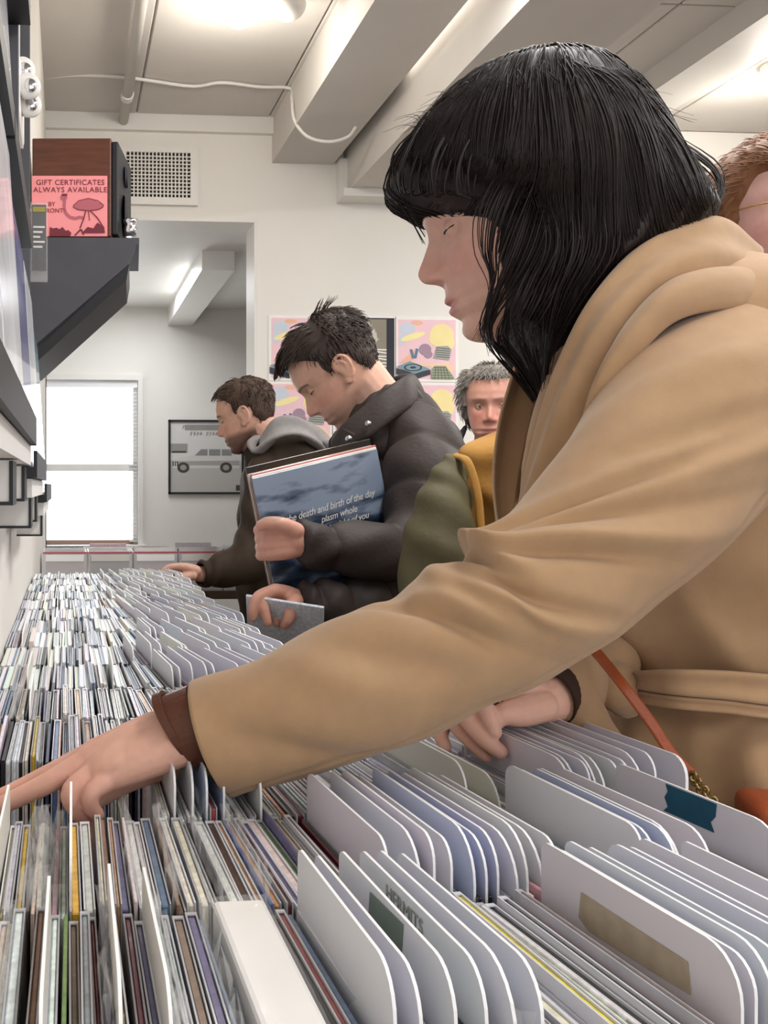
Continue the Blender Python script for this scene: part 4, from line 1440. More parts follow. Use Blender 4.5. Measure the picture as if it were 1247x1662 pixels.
def scalp_hair(hm, name, m, parent, length, hairline, seed=1, n=1500, lift=0.25, comb=None, thick=0.010, r=0.0011, male=True, extra=None):
    """short hair: a shell over the scalp plus many short locks. hairline(x,y,z)->True where hair grows (head frame)"""
    V, F = head_verts(male=male, features=False, nz=90, nt=110)
    rr_ = random.Random(seed)
    C0 = np.array([-.005, 0, .02])
    nrm = V - C0; nrm /= np.linalg.norm(nrm, axis=1, keepdims=True)
    mask = np.array([hairline(*p) for p in V])
    # shell
    h = np.array([length(*p) for p in V])
    fac = np.clip(np.array([mask[i] for i in range(len(V))], float), 0, 1)
    G = fac.reshape(90, 110)
    for _ in range(4):
        G = (G + np.roll(G, 1, 0) + np.roll(G, -1, 0) + np.roll(G, 1, 1) + np.roll(G, -1, 1)) / 5
    off = G.reshape(-1) * 1.5 - 0.5
    nz_ = np.array([mnoise.noise(Vector(p * 55)) for p in V])
    S = V + nrm * (np.clip(off, -0.6, 1)[:, None] * (h * 0.75)[:, None] + (0.0022 * nz_)[:, None] * (off > 0)[:, None])
    so = Soup().add(S, F, hm)
    keep = so.V[0]
    me = bpy.data.meshes.new(name)
    fs = [f for f in F if len(f) > 4 and all(mask[i] for i in f) or (len(f) == 4 and any(off[i] > -0.3 for i in f))]
    me.from_pydata(keep.tolist(), [], fs)
    o = link_mesh(name, me, m, parent, True)
    st = Strands()
    A = np.array(hm)
    idx = [i for i in range(len(V)) if mask[i]]
    for _ in range(n):
        i = rr_.choice(idx)
        p = V[i]; nn = nrm[i]
        c = np.array(comb(*p)) if comb else np.array([-0.4, 0, -0.5])
        c = c - nn * c.dot(nn); c /= np.linalg.norm(c) + 1e-9
        L = length(*p) * rr_.uniform(0.9, 1.5)
        jt = np.array([rr_.gauss(0, .13) for _ in range(3)])
        pts = []
        for k in range(6):
            s_ = k / 5
            pts.append(p + nn * (length(*p) * (0.62 + 0.3 * math.sin(s_ * 2.4)) * (0.75 + lift * s_)) + (c + jt * s_ * 0.5) * L * s_)
        pts = np.array(pts) @ A[:3, :3].T + A[:3, 3]
        st.add(pts, r * rr_.uniform(0.8, 1.5))
    if extra:
        for pts, r0 in extra: st.add(crom(pts, 8), r0)
    s = st.build('hair_locks', m, o)
    return o


def eyes_for(hm, parent, lowered=True, iris='#3a2a20', sides=(1, -1), gaze=(1, 0, 0)):
    for s in sides:
        if lowered:
            arc = [hm @ Vector((0.0765 - 0.0000 - 9 * (k - 4) ** 2 * 0.00006, s * (0.0305 + (k - 4) * 0.0031), -0.0005 - 0.0007 * (4 - abs(k - 4)) )) for k in range(9)]
            mb = MB().tube(arc, [0.0006, .001, .0013, .0015, .0015, .0015, .0013, .001, .0006], 6)
            mb.build('eyelashes', M['lash'], parent, True)
        else:
            c = hm @ Vector((0.0655, s * 0.0305, 0.0005))
            R = hm.to_3x3()
            e = MB().ball(c, 0.0117, 20, 14).build('eye', M['eyewhite'], parent, True)
            g = (R @ Vector(gaze)).normalized()
            MB().ball(c + g * 0.0068, 0.0059, 14, 10).build('iris', mat('iris', iris, 0.2, 0.6), e, True)
            arc = [hm @ Vector((0.0772 - 0.00011 * (k - 4) ** 2 * 4, s * (0.0305 + (k - 4) * 0.003), 0.0038 - 0.0003 * (k - 4) ** 2)) for k in range(9)]
            MB().tube(arc, [0.0008, .0013, .0016, .0018, .0018, .0018, .0016, .0013, .0008], 6).build('eyelid', M['lid'], parent, True)
            arc = [hm @ Vector((0.0765 - 0.00011 * (k - 4) ** 2 * 4, s * (0.0305 + (k - 4) * 0.003), -0.0058 + 0.0002 * (k - 4) ** 2)) for k in range(9)]
            MB().tube(arc, [0.0008, .0012, .0014, .0015, .0015, .0015, .0014, .0012, .0008], 6).build('eyelid', M['lid'], parent, True)


M['lash'] = mat('lash_brown', '#241a18', 0.6)
M['eyewhite'] = mat('eye_white', '#d8d0cc', 0.2, 0.6)
M['lid'] = mat('eyelid_skin', '#b98a7a', 0.5)
M['skin'] = skin_mat('skin')


def legs_and_shoes(parent, cx, cy, top, sep, m_tr, m_sh, facing, r=0.08):
    """trousers and shoes from the hip down to the floor"""
    fx, fy = facing
    sx, sy = -fy, fx
    tr = Soup()
    for s in (1, -1):
        bx, by = cx + sx * sep * s, cy + sy * sep * s
        tr.chain([(Vector((cx + sx * sep * s * 0.8, cy + sy * sep * s * 0.8, top)), r * 1.15), (Vector((bx, by, top - 0.25)), r), (Vector((bx, by, 0.5)), r * 0.72), (Vector((bx, by, 0.28)), r * 0.66), (Vector((bx, by, 0.1)), r * 0.55)], 16, 5)
    tr.chain([(Vector((cx, cy, top + 0.06)), r * 1.5), (Vector((cx, cy, top - 0.04)), r * 1.5)], 16, 4)
    me = tr.merge('trousers', 0.012, 3)
    link_mesh('trousers', me, m_tr, parent)
    for s in (1, -1):
        bx, by = cx + sx * sep * s, cy + sy * sep * s
        sh = Soup()
        b0 = Vector((bx, by, 0.045)); f = Vector((fx, fy, 0))
        sh.chain([(b0 - f * 0.05, 0.04), (b0 + f * 0.05, 0.043), (b0 + f * 0.13, 0.036), (b0 + f * 0.18, 0.03)], 14, 5)
        sh.chain([(b0 + Vector((0, 0, 0.02)), 0.042), (b0 + Vector((0, 0, 0.09)), 0.045)], 14, 4)
        me = sh.merge('shoe', 0.007, 3)
        co = mesh_co(me); co[:, 2] = np.maximum(co[:, 2], 0.0015)
        me.vertices.foreach_set('co', co.ravel())
        link_mesh('shoe', me, m_sh, parent)
# ------------------------------------------------------------------ the woman in the camel coat
M['camel'] = mat('camel_wool', '#ae8d6b', 0.9, 0.12, var=0.07, vscale=45, bump=0.13, bscale=1300, sheen=0.25)
M['lining'] = mat('brown_lining', '#3c2a22', 0.7, 0.2)
M['leather'] = mat('brown_leather', '#5a3323', 0.4, 0.4, var=0.15, vscale=50, bump=0.1, bscale=300)
M['tan_leather'] = mat('tan_leather', '#a04f2b', 0.45, 0.4, var=0.12, vscale=50, bump=0.1, bscale=300)
M['brass'] = mat('brass', '#a08a5a', 0.3, 0.5, metal=0.9)
M['hair_dark'] = hair_mat('dark_brown_hair', '#241b19', 0.5, 0.3)
WD = 0.95
wc = P(1290, 1400, 0.98)
wm = empty('person', (wc.x, wc.y, 0))
tag(wm, 'woman with dark shoulder-length hair in a camel wool coat reaching over the CDs', 'person')
hm = pose_head(742, 366, 0.93, (0.064, 0.034, 0.0), 4, 14, 0, 1.0)
so = Soup()
V, F = head_verts()
so.add(V, F, hm)
# lowered eyelids
for s in (1, -1):
    mb = MB().ball((0.0655, s * 0.0305, 0.0), 0.0122, 18, 12)
    so.mb(mb, hm)
V, F = ear_parts(0.07); so.add(V, F, hm)
V, F = ear_parts(-0.07); so.add(V, F, hm)
neck0 = hm @ Vector((-0.03, 0, -0.045)); neck1 = P(1010, 560, 0.955)
so.chain([(neck0, 0.052), ((neck0 + neck1) / 2 + FV * 0.0, 0.051), (neck1, 0.058)], 20, 6)
so.chain([(hm @ Vector((0.03, 0, -0.095)), 0.028), (hm @ Vector((0.0, 0, -0.11)), 0.034), ((neck0 + neck1) / 2, 0.045)], 16, 6)
# trunk and arms inside the coat
so.chain([(neck1, 0.06), (P(1080, 680, 0.97), 0.1), (P(1120, 900, 0.97), 0.1), (P(1180, 1100, 0.98), 0.09), (P(1230, 1350, 0.98), 0.1)], 18, 5)
so.chain([(P(1080, 640, 0.95), 0.05), (P(1150, 620, 0.85), 0.05), (P(1060, 770, 0.755), 0.04), (P(880, 960, 0.708), 0.036), (P(700, 1045, 0.715), 0.034), (P(500, 1130, 0.73), 0.03), (P(390, 1160, 0.742), 0.0255), (P(318, 1182, 0.75), 0.0245)], 16, 6)
H = lambda L: so.chain([(P(a, b, d), r) for a, b, d, r in L], 14, 5)
# left hand, reaching
for kn, off in (((152, 1222, .772, .0115), 0), ((146, 1232, .760, .0118), 1), ((158, 1247, .748, .0112), 2), ((182, 1262, .738, .0105), 3)):
    w0 = [(325, 1168, .762, .018), (322, 1176, .755, .018), (320, 1188, .748, .018), (318, 1200, .742, .017)][off]
    H([w0, ((w0[0] * 0.55 + kn[0] * 0.45), (w0[1] * .55 + kn[1] * .45) - 4, w0[2] * .55 + kn[2] * .45, .0165), kn])
R_ = Matrix.Rotation(math.radians(20), 4, FV)
for q0, rr in (((235, 1208, .757), (.047, .03, .0165)), ((285, 1190, .755), (.035, .026, .019)), ((190, 1226, .757), (.036, .029, .0145))):
    so.mb(MB().ball((0, 0, 0), rr, 20, 12), Matrix.Translation(P(*q0)) @ Matrix.Rotation(math.radians(-27), 4, 'Y'))
H([(152, 1222, .772, .0108), (78, 1258, .772, .0088), (26, 1283, .770, .0078), (-26, 1306, .768, .0066)])
H([(146, 1233, .760, .0108), (70, 1275, .752, .0088), (22, 1298, .75, .0078), (-20, 1318, .75, .0066)])
H([(160, 1248, .748, .0102), (116, 1284, .735, .0086), (124, 1312, .735, .0078), (139, 1332, .738, .0066)])
H([(182, 1262, .738, .0095), (150, 1286, .727, .0077), (148, 1308, .727, .0069), (158, 1322, .73, .006)])
H([(305, 1215, .772, .017), (250, 1238, .785, .0165), (205, 1262, .79, .013), (172, 1284, .79, .0105), (152, 1300, .788, .0085)])
# right arm and hand resting on the dividers
so.chain([(P(1090, 660, 1.0), 0.05), (P(1110, 660, 1.12), 0.048), (P(1080, 860, 1.13), 0.042), (P(1040, 1000, 1.04), 0.036), (P(965, 1085, .92), 0.028), (P(912, 1125, 0.875), 0.0235), (P(880, 1138, 0.858), 0.0215)], 16, 6)
for kn, off in (((830, 1118, .842, .0105), 0), ((812, 1123, .855, .0108), 1), ((806, 1130, .868, .0102), 2), ((806, 1140, .878, .0095), 3)):
    w0 = [(874, 1130, .85, .0145), (874, 1134, .857, .0155), (874, 1140, .863, .0155), (874, 1148, .868, .0145)][off]
    H([w0, ((w0[0] + kn[0]) / 2, (w0[1] + kn[1]) / 2 - 3, (w0[2] + kn[2]) / 2, .0135), kn])
H([(830, 1119, .842, .0098), (783, 1128, .822, .0086), (793, 1162, .81, .0078), (803, 1188, .806, .0066)])
H([(812, 1123, .855, .0098), (755, 1150, .83, .0086), (782, 1195, .812, .0078), (812, 1220, .803, .0068)])
H([(806, 1130, .868, .0094), (741, 1165, .85, .0082), (762, 1200, .832, .0074), (788, 1226, .82, .0064)])
H([(806, 1140, .878, .0088), (736, 1164, .866, .0076), (716, 1190, .858, .007), (723, 1212, .85, .006)])
H([(878, 1146, .838, .0150), (845, 1156, .822, .0132), (815, 1160, .814, .0098), (797, 1176, .82, .0086)])
body = so.merge('body', 0.0016, 4, 0.5)
co = mesh_co(body)
A = np.linalg.inv(np.array(hm))
L = co @ A[:3, :3].T + A[:3, 3]
C = face_colors(L, '#dcb09c', '#b86a68', 0.3)
hand = (co[:, 2] < CZ - 0.12)
C[hand] = C[hand] * np.array([1.05, 1.0, 0.99])
for (a, b, d) in ((803, 1190, .80), (813, 1221, .797), (723, 1213, .844)):     # nails
    q = np.array(P(a, b, d)); dd = np.linalg.norm(co - q, axis=1)
    w = np.clip(1.3 - dd / 0.006, 0, 1)[:, None] * 0.5
    C = C * (1 - w) + np.array(srgb('#e3b3a8'))[None] * w
for q0 in ((140, 1325, .738), (-10, 1305, .76), (140, 1285, .735), (60, 1275, .76), (150, 1225, .765)):
    q = np.array(P(*q0)); dd = np.linalg.norm(co - q, axis=1)
    w = np.exp(-(dd / 0.022) ** 2)[:, None] * 0.3
    C = C * (1 - w) + np.array(srgb('#c27e72'))[None] * w
set_cols(body, C)
wbody = link_mesh('body', body, M['skin'], wm)
eyes_for(hm, wm, True, sides=(1,))
mb = MB()
M['brow_dark'] = mat('brow_dark', '#2b1f1c', 0.7)

# hair: a full bob hanging forward, drawn as slices of the head of hair
HS = [(68, 845, 900, .93, .015), (80, 795, 955, .93, .055), (105, 742, 1006, .93, .082), (150, 698, 1052, .93, .1), (200, 660, 1086, .93, .109), (250, 638, 1112, .93, .113), (280, 636, 1134, .93, .114),
      (304, 664, 1150, .93, .113), (324, 722, 1160, .93, .112), (350, 774, 1156, .93, .11), (420, 786, 1085, .93, .106), (470, 795, 1010, .935, .1), (520, 808, 955, .935, .09), (565, 836, 925, .935, .065), (610, 862, 902, .935, .035), (650, 872, 888, .935, .012)]
HS = [(790 - (790 - y) * (0.945 if y < 350 else 0.945 + 0.055 * min(1, (y - 350) / 120)), l, 215 + (r - 215) * (0.968 if y < 420 else 0.985), d, h) for y, l, r, d, h in HS]
def hd(u, v, py):
    return 0.0012 * math.sin(v * 19 + u * 7) * min(1, u * 6) + 0.0008 * math.sin(v * 41 + u * 15)
hme, HG = slice_loft(HS, 120, 110, 2.15, hd, 'hair')
hair = link_mesh('hair', hme, M['hair_dark'], wm, True)
st = Strands()
r5 = random.Random(11)
nu_, nv_ = HG.shape[:2]
cen = HG.mean(1)
HSs = np.array(sorted(HS))


def hair_pt(tx, ty, off):
    px, py = tx, ty
    k = 0.94
    for _ in range(4):      # the bulging near side is seen larger than its middle slice
        px, py = PX0 + (tx - PX0) * k, PY0 + (ty - PY0) * k
        l = np.interp(py, HSs[:, 0], HSs[:, 1]); r = np.interp(py, HSs[:, 0], HSs[:, 2]); d = np.interp(py, HSs[:, 0], HSs[:, 3]); h = np.interp(py, HSs[:, 0], HSs[:, 4])
        c = max(-0.999, min(0.999, (px - (l + r) / 2) / ((r - l) / 2)))
        k = (d - h * (1 - abs(c) ** 2.15) ** (1 / 2.15)) / d
    l = np.interp(py, HSs[:, 0], HSs[:, 1]); r = np.interp(py, HSs[:, 0], HSs[:, 2]); d = np.interp(py, HSs[:, 0], HSs[:, 3]); h = np.interp(py, HSs[:, 0], HSs[:, 4])
    if py < HSs[0, 0] or py > HSs[-1, 0] or px < l - 6 or px > r + 4: return None
    c = max(-0.999, min(0.999, (px - (l + r) / 2) / ((r - l) / 2)))
    sa = (1 - abs(c) ** 2.15) ** (1 / 2.15)
    n = np.array(RV * (c * 0.8) - FV * sa + UP * 0.1)
    w = (r - l) / 2 * d / FPX
    return np.array(P((l + r) / 2, py, d) + RV * (w * c) - FV * (h * sa)) + n * off


def qspline(T, x): return np.interp(x, [t[0] for t in T], [t[1] for t in T])


EX = [(0, 634), (.12, 668), (.28, 790), (.36, 800), (.5, 850), (.62, 915), (.75, 985), (.88, 1090), (1, 1165)]
EY = [(0, 262), (.12, 304), (.28, 322), (.31, 520), (.36, 580), (.5, 660), (.62, 640), (.75, 560), (.88, 450), (1, 330)]
for k in range(2600):
    f = r5.random()
    cl = mnoise.noise(Vector((f * 28, 0.3, 0))) * 0.03
    s0 = r5.uniform(0, 0.55) ** 1.3
    Sx = 790 + 165 * f + r5.gauss(0, 8); Sy = 70 + 34 * abs(f - .4) * 2 + (20 if f < .2 else 0)
    fe_ = min(1, max(0, f + cl))
    Ex, Ey = qspline(EX, fe_) + r5.gauss(0, 3), qspline(EY, fe_) + r5.gauss(0, 6)
    if f < .3: Cx, Cy = Sx - (150 - 350 * f), Sy + 60 + 100 * f
    elif f < .65: Cx, Cy = Sx + (f - .45) * 160, Sy + 230
    else: Cx, Cy = Sx + (f - .5) * 330, Sy + 40 + 80 * (1 - f)
    off0 = r5.uniform(0.0, 0.004)
    amp = 5 + 9 * (f > .3)
    ph = f * 9 + mnoise.noise(Vector((f * 14, 4, 0))) * 3
    pts = []
    for q in range(15):
        t = s0 + (1 - s0) * q / 14
        x = (1 - t) ** 2 * Sx + 2 * t * (1 - t) * Cx + t * t * Ex + amp * t * math.sin(ph + t * 5)
        y = (1 - t) ** 2 * Sy + 2 * t * (1 - t) * Cy + t * t * Ey
        p = hair_pt(x, y, off0 + 0.003 * mnoise.noise(Vector((f * 20, t * 3, 1))))
        if p is None:
            if len(pts) > 3: break
            continue
        pts.append(p)
    if len(pts) > 4: st.add(pts, r5.uniform(0.0005, 0.0011), None)
for k in range(500):      # far side
    v = r5.uniform(nv_ * .5, nv_)
    i0 = int(r5.uniform(2, 60)); ln = int(r5.uniform(30, 70))
    pts = []
    for s in range(0, ln, 4):
        i = i0 + s
        if i >= nu_: break
        a = HG[i, int(v) % nv_]
        n = a - cen[i]; n[2] *= 0.3; n /= np.linalg.norm(n) + 1e-9
        pts.append(a + n * 0.002)
    if len(pts) > 4: st.add(pts, r5.uniform(0.0006, 0.0012))
def lock(L, r, n=14, cnt=1, sp=6):
    for q in range(cnt):
        jx, jy, jd = r5.gauss(0, sp), r5.gauss(0, sp * .4), r5.gauss(0, 0.006)
        st.add(crom([P(a + jx * (0.55 + 0.45 * math.sin(i * 1.1 + 0.6)), b + jy, d + jd + (0.03 if i == 0 else 0)) for i, (a, b, d) in enumerate(L)], n), r * r5.uniform(.7, 1.3))
# fringe falling over the brow
for q in range(26):
    x0 = r5.uniform(655, 770)
    lock([(x0 + 60, 150, .86 + (x0 < 700) * .03), (x0, 250, .85 + (x0 < 700) * .03), (x0 - 5 + r5.uniform(-6, 6), 310, .85 + (x0 < 700) * .04), (x0 + 12, 308 + r5.uniform(-8, 8) + max(0, (x0 - 720)) * .3, .855 + (x0 < 700) * .04)], 0.0014)
lock([(700, 190, .90), (648, 240, .92), (637, 280, .93), (650, 330, .93), (672, 366, .93), (688, 396, .93)], 0.0007, 18, 5, 4)
lock([(710, 200, .89), (655, 250, .91), (645, 290, .92), (664, 340, .92), (690, 383, .92)], 0.0007, 18, 9, 5)
# locks by the cheek and under the chin
lock([(850, 250, .826), (806, 330, .836), (792, 400, .845), (800, 455, .85), (790, 505, .858), (782, 545, .868)], 0.0008, 20, 24, 13)
lock([(880, 300, .826), (850, 400, .832), (818, 470, .846), (795, 520, .862), (798, 560, .88)], 0.0008, 20, 20, 17)
lock([(830, 440, .845), (792, 520, .866), (800, 565, .89), (832, 605, .9), (866, 650, .9)], 0.0008, 20, 12, 6)
lock([(850, 470, .852), (812, 540, .875), (842, 590, .9), (872, 640, .91), (884, 690, .92)], 0.0008, 20, 16, 8)
lock([(905, 400, .824), (872, 480, .832), (852, 530, .856), (866, 590, .89), (888, 650, .9)], 0.0008, 20, 24, 20)
lock([(940, 300, .822), (948, 400, .82), (915, 480, .835), (892, 560, .86), (884, 640, .89)], 0.0008, 20, 28, 22)
lock([(900, 330, .822), (915, 400, .82), (880, 470, .834), (845, 510, .85), (830, 540, .862)], 0.0007, 20, 12, 18)
# crown locks closing over the top, and fine flyaways along the outline
for q in range(420):
    a = r5.uniform(0, 2 * math.pi); rad = r5.uniform(0.0, 1.0)
    i1 = int(4 + 44 * r5.random())
    jv = a / (2 * math.pi) * nv_
    pts = [np.array(HG[max(0, min(nu_ - 1, int(i1 * q2 / 9))), int(jv + q2 * .2) % nv_]) + np.array((0, 0, 0.0015)) for q2 in range(10)]
    pts = [p + (p - np.array(HG[40].mean(0))) * 0.012 for p in pts]
    st.add(pts, r5.uniform(0.0006, 0.0011))
for q in range(70):
    t = r5.random()
    x0, y0 = 690 + 430 * t, 175 - 330 * t + 340 * t * t + 20
    p0 = hair_pt(x0, max(86, y0 + 25), 0.001)
    if p0 is None: continue
    w = np.array([r5.gauss(0, .012), r5.gauss(0, .01), abs(r5.gauss(0, .007))])
    st.add(crom([p0, p0 + w * 0.6 + np.array([-.012, 0, .006]), p0 + w + np.array([-.03 + .05 * t, 0, -.004])], 8), 0.00035)
# ends flicking out at the nape
for q in range(16):
    a = r5.uniform(0, 1)
    lock([(1080 + 30 * a, 215 + 30 * a, .93), (1150 + 10 * a, 262 + 20 * a, .92), (1168 + 8 * a, 300 + 14 * a, .91), (1160, 335 + 14 * a, .9), (1135, 352 + 10 * a, .9)], 0.0009, 14)
for q in range(20):
    a = r5.uniform(0, 1)
    lock([(980 + 60 * a, 110 + 60 * a, .9), (1060 + 40 * a, 190 + 50 * a, .9), (1100 + 45 * a, 262 + 40 * a, .9)], 0.0007, 14, 1, 5)
st.build('hair_locks', M['hair_dark'], hair)
er = None

# coat -------------------------------------------------------------
coat = None
TS = [(425, 1000, 1185, .965, .06), (455, 960, 1255, .97, .105), (500, 925, 1345, .97, .165), (560, 900, 1385, .97, .195), (640, 882, 1400, .97, .2), (720, 872, 1408, .975, .195), (800, 866, 1405, .98, .185), (900, 880, 1395, .98, .175), (1000, 920, 1388, .985, .165),
      (1095, 962, 1378, .985, .155), (1150, 952, 1390, .98, .17), (1250, 945, 1410, .97, .195), (1400, 945, 1430, .97, .205), (1600, 950, 1440, .97, .21), (1850, 950, 1450, .97, .215)]
def coat_disp(u, v, py):
    # v: 0 = right, pi/2 = towards the camera, pi = front (image left)
    d = 0.0
    if py > 1090:
        s = min(1, (py - 1090) / 120)
        d += 0.020 * s * (0.6 - abs(math.sin(v * 4.5 + (py - 1100) * 0.0035))) + 0.010 * s * (0.6 - abs(math.sin(v * 9 - (py - 1100) * .005 + 1)))
    if 900 < py < 1100:
        s = math.sin((py - 900) / 200 * math.pi)
        d += 0.012 * s * (0.6 - abs(math.sin(v * 5.5 + 0.5 + py * 0.010)))
    d -= 0.012 * math.exp(-((py - 1105) / 32) ** 2)
    d += 0.0025 * math.sin(py * 0.045 + 3 * v) * math.exp(-((py - 980) / 120) ** 2)
    return d
cme, CG = slice_loft(TS, 110, 130, 2.3, coat_disp, 'coat')
coat = link_mesh('coat', cme, M['camel'], wm, True)


def bumpf(u, v, u0, v0, su, sv, amp, slant=0.0):
    dv = math.atan2(math.sin(v - v0), math.cos(v - v0))
    du = u - u0 + slant * dv
    return amp * math.exp(-(du / su) ** 2 - (dv / sv) ** 2)


def folds_left(u, v):
    v = -v
    # v: 0 = upper edge, pi = lower edge; the viewer's side lies in between
    d = 0.0
    for (u0, v0, su, sv, a, sl) in FOLDS: d += bumpf(u, v, u0, v0, su, sv, a * 1.5, sl)
    d -= 0.003 * math.exp(-((math.atan2(math.sin(v - SEAM), math.cos(v - SEAM))) / 0.04) ** 2)
    d -= 0.002 * math.exp(-((u - 0.965) / 0.006) ** 2) * 0
    d += 0.0012 * math.sin(u * 40 + 3 * v)
    return d


SEAM = -2.45
FOLDS = [(0.475, 0.0, 0.028, 0.9, 0.009, 0.0), (0.405, 0.1, 0.016, 0.8, -0.008, 0.05), (0.515, -0.9, 0.016, 0.9, -0.008, 0.10), (0.56, -1.1, 0.02, 1.0, 0.006, 0.12), (0.60, -1.0, 0.014, 0.9, -0.006, 0.12), (0.455, -1.3, 0.014, 0.7, -0.006, 0.08), (0.43, -1.3, 0.016, 0.7, 0.005, 0.08),
         (0.36, -1.0, 0.022, 0.6, 0.005, 0.09), (0.31, -0.9, 0.016, 0.7, -0.006, 0.09), (0.24, -1.2, 0.03, 0.5, -0.004, 0.1), (0.18, -1.0, 0.03, 0.7, 0.004, 0.06), (0.655, -1.0, 0.018, 1.1, -0.009, 0.16), (0.70, -1.3, 0.03, 0.8, 0.006, 0.14), (0.76, -1.4, 0.022, 0.7, -0.006, 0.12), (0.34, 0.0, 0.022, 0.5, 0.004, 0), (0.27, 0.0, 0.02, 0.5, -0.004, 0),
         (0.83, -1.2, 0.03, 0.8, 0.005, 0.1), (0.12, -1.9, 0.03, 0.6, -0.004, 0.1)]
LS = [((306, 1110), (384, 1290), .745, .92), ((400, 1078), (452, 1266), .735, .95), ((500, 1028), (562, 1238), .725, 1.0), ((620, 972), (690, 1190), .715, 1.0), ((700, 934), (790, 1142), .71, 1.0), ((762, 896), (868, 1104), .705, 1.0), ((782, 868), (945, 1062), .705, 1.0),
      ((850, 815), (1015, 1010), .715, .95), ((920, 735), (1095, 950), .73, .9), ((968, 655), (1190, 860), .752, .85), ((1020, 580), (1290, 760), .785, .8), ((1100, 520), (1340, 650), .83, .7), ((1180, 500), (1345, 575), .88, .6)]
lsl = link_mesh('sleeve', sleeve_mesh(LS, 170, 120, folds_left, 'sleeve'), M['camel'], coat, True)
# hem line of the cuff, the lining inside it
RS = [((880, 1085), (912, 1172), .868, .95), ((918, 1060), (952, 1160), .885, 1.0), ((965, 1010), (1020, 1110), .94, 1.0), ((1010, 930), (1100, 1040), 1.05, 1.0), ((1030, 820), (1150, 900), 1.1, 1.0), ((1040, 690), (1180, 740), 1.13, .8), ((1060, 600), (1170, 640), 1.12, .6)]
rsl = link_mesh('sleeve', sleeve_mesh(RS, 80, 40, lambda u, v: 0.003 * math.sin(u * 40 + 2 * v), 'sleeve'), M['camel'], coat, True)
c0 = P(896, 1130, .866); ax_ = (P(935, 1110, .885) - c0).normalized()
mb = MB()
rings = []
for k, (t_, rr_) in enumerate(((0.004, .0235), (-0.004, .0245), (-0.006, .027), (0.0, .029), (0.02, .031), (0.021, .026))):
    u_ = ax_.cross(UP).normalized(); w_ = u_.cross(ax_)
    rings.append([c0 + ax_ * t_ + u_ * (rr_ * math.cos(2 * math.pi * q / 32)) + w_ * (rr_ * math.sin(2 * math.pi * q / 32)) for q in range(32)])
mb.rings(rings, 0, False).build('cuff_trim', M['lining'], coat, True)['label'] = 'dark brown inner cuff'
# turned-back cuff roll near the waist
mb = MB().tube(crom([P(945, 1062, .90), P(928, 1095, .872), P(936, 1140, .862), P(962, 1182, .87), P(1000, 1215, .885)], 30), [0.012 + 0.010 * math.sin(math.pi * i / 29) for i in range(30)], 14)
mb.build('cuff_roll', M['camel'], coat, True)

# broad collar and folded hood, near side then far side
cd_ = 0.0
ribbon('collar', [P(1205, 395, .965), P(1150, 350, .89), P(1060, 383, .845), (P(975, 465, .825)), P(915, 575, .83), P(878, 690, .85), P(855, 800, .865), P(848, 870, .87)],
       [P(1235, 470, .93), P(1165, 450, .83), P(1085, 468, .80), P(1010, 545, .785), P(965, 640, .79), P(930, 740, .80), P(895, 830, .81), P(868, 880, .84)], 0.011, 90, 18, 0.010, M['camel'], coat, lambda u, s: 0.004 * math.sin(s * 9 + u * 2) * math.sin(math.pi * s))
ribbon('collar', [P(1250, 450, .95), P(1185, 438, .85), P(1095, 452, .80), P(1020, 520, .782), P(975, 605, .785), P(945, 700, .795), P(915, 790, .81)],
       [P(1300, 520, .90), P(1215, 500, .80), P(1110, 515, .77), P(1045, 570, .768), P(1000, 640, .772), P(970, 705, .785), P(935, 800, .80)], 0.011, 80, 14, 0.012, M['camel'], coat)
ribbon('collar', [P(1205, 395, .965), P(1175, 372, 1.03), P(1100, 395, 1.08), P(1000, 480, 1.1), P(900, 590, 1.07), P(850, 700, 1.04), P(815, 800, 1.0)],
       [P(1235, 455, .965), P(1215, 440, 1.05), P(1140, 460, 1.11), P(1050, 560, 1.13), P(960, 650, 1.11), P(900, 740, 1.08), P(850, 840, 1.03)], 0.012, 70, 12, 0.006, M['camel'], coat)
# hanging lapels at the front
ribbon('lapel', [P(838, 590, .955), P(812, 680, .955), P(802, 760, .95), P(806, 830, .945), P(818, 880, .94)], [P(885, 590, .965), P(862, 680, .965), P(842, 770, .955), P(832, 840, .945), P(824, 885, .94)], 0.009, 60, 14, -0.012, M['camel'], coat)
ribbon('lapel', [P(905, 560, .885), P(868, 660, .885), P(852, 740, .885), P(852, 810, .885), P(862, 860, .885)], [P(940, 580, .88), P(905, 680, .875), P(886, 760, .87), P(876, 830, .872), P(866, 870, .88)], 0.009, 60, 14, 0.012, M['camel'], coat)
# belt
bp = [(1008, 1108, .905), (1030, 1104, .868), (1062, 1105, .838), (1110, 1108, .815), (1180, 1112, .808), (1260, 1120, .815), (1340, 1122, .86)]
bw = [8, 13, 18, 21, 23, 25, 25]
ribbon('belt', [P(a, b - w_, d) for (a, b, d), w_ in zip(bp, bw)], [P(a, b + w_, d) for (a, b, d), w_ in zip(bp, bw)], 0.012, 60, 10, 0.006, M['camel'], coat)
ribbon('belt', [P(a, b + w_ + 2, d + .002) for (a, b, d), w_ in zip(bp[1:], bw[1:])], [P(a, b + w_ + 22, d + .004) for (a, b, d), w_ in zip(bp[1:], bw[1:])], 0.010, 50, 8, 0.004, M['camel'], coat)
kn = Soup()
kn.chain([(P(985, 1095, .895), 0.02), (P(1000, 1115, .88), 0.024), (P(1015, 1140, .885), 0.016)], 14, 5)
link_mesh('belt_knot', kn.merge('belt_knot', 0.004, 3), M['camel'], coat)
legs_and_shoes(wm, wc.x + 0.01, wc.y, 0.62, 0.09, mat('dark_trousers', '#2a2a30', 0.8), M['leather'], (-1, 0), 0.075)

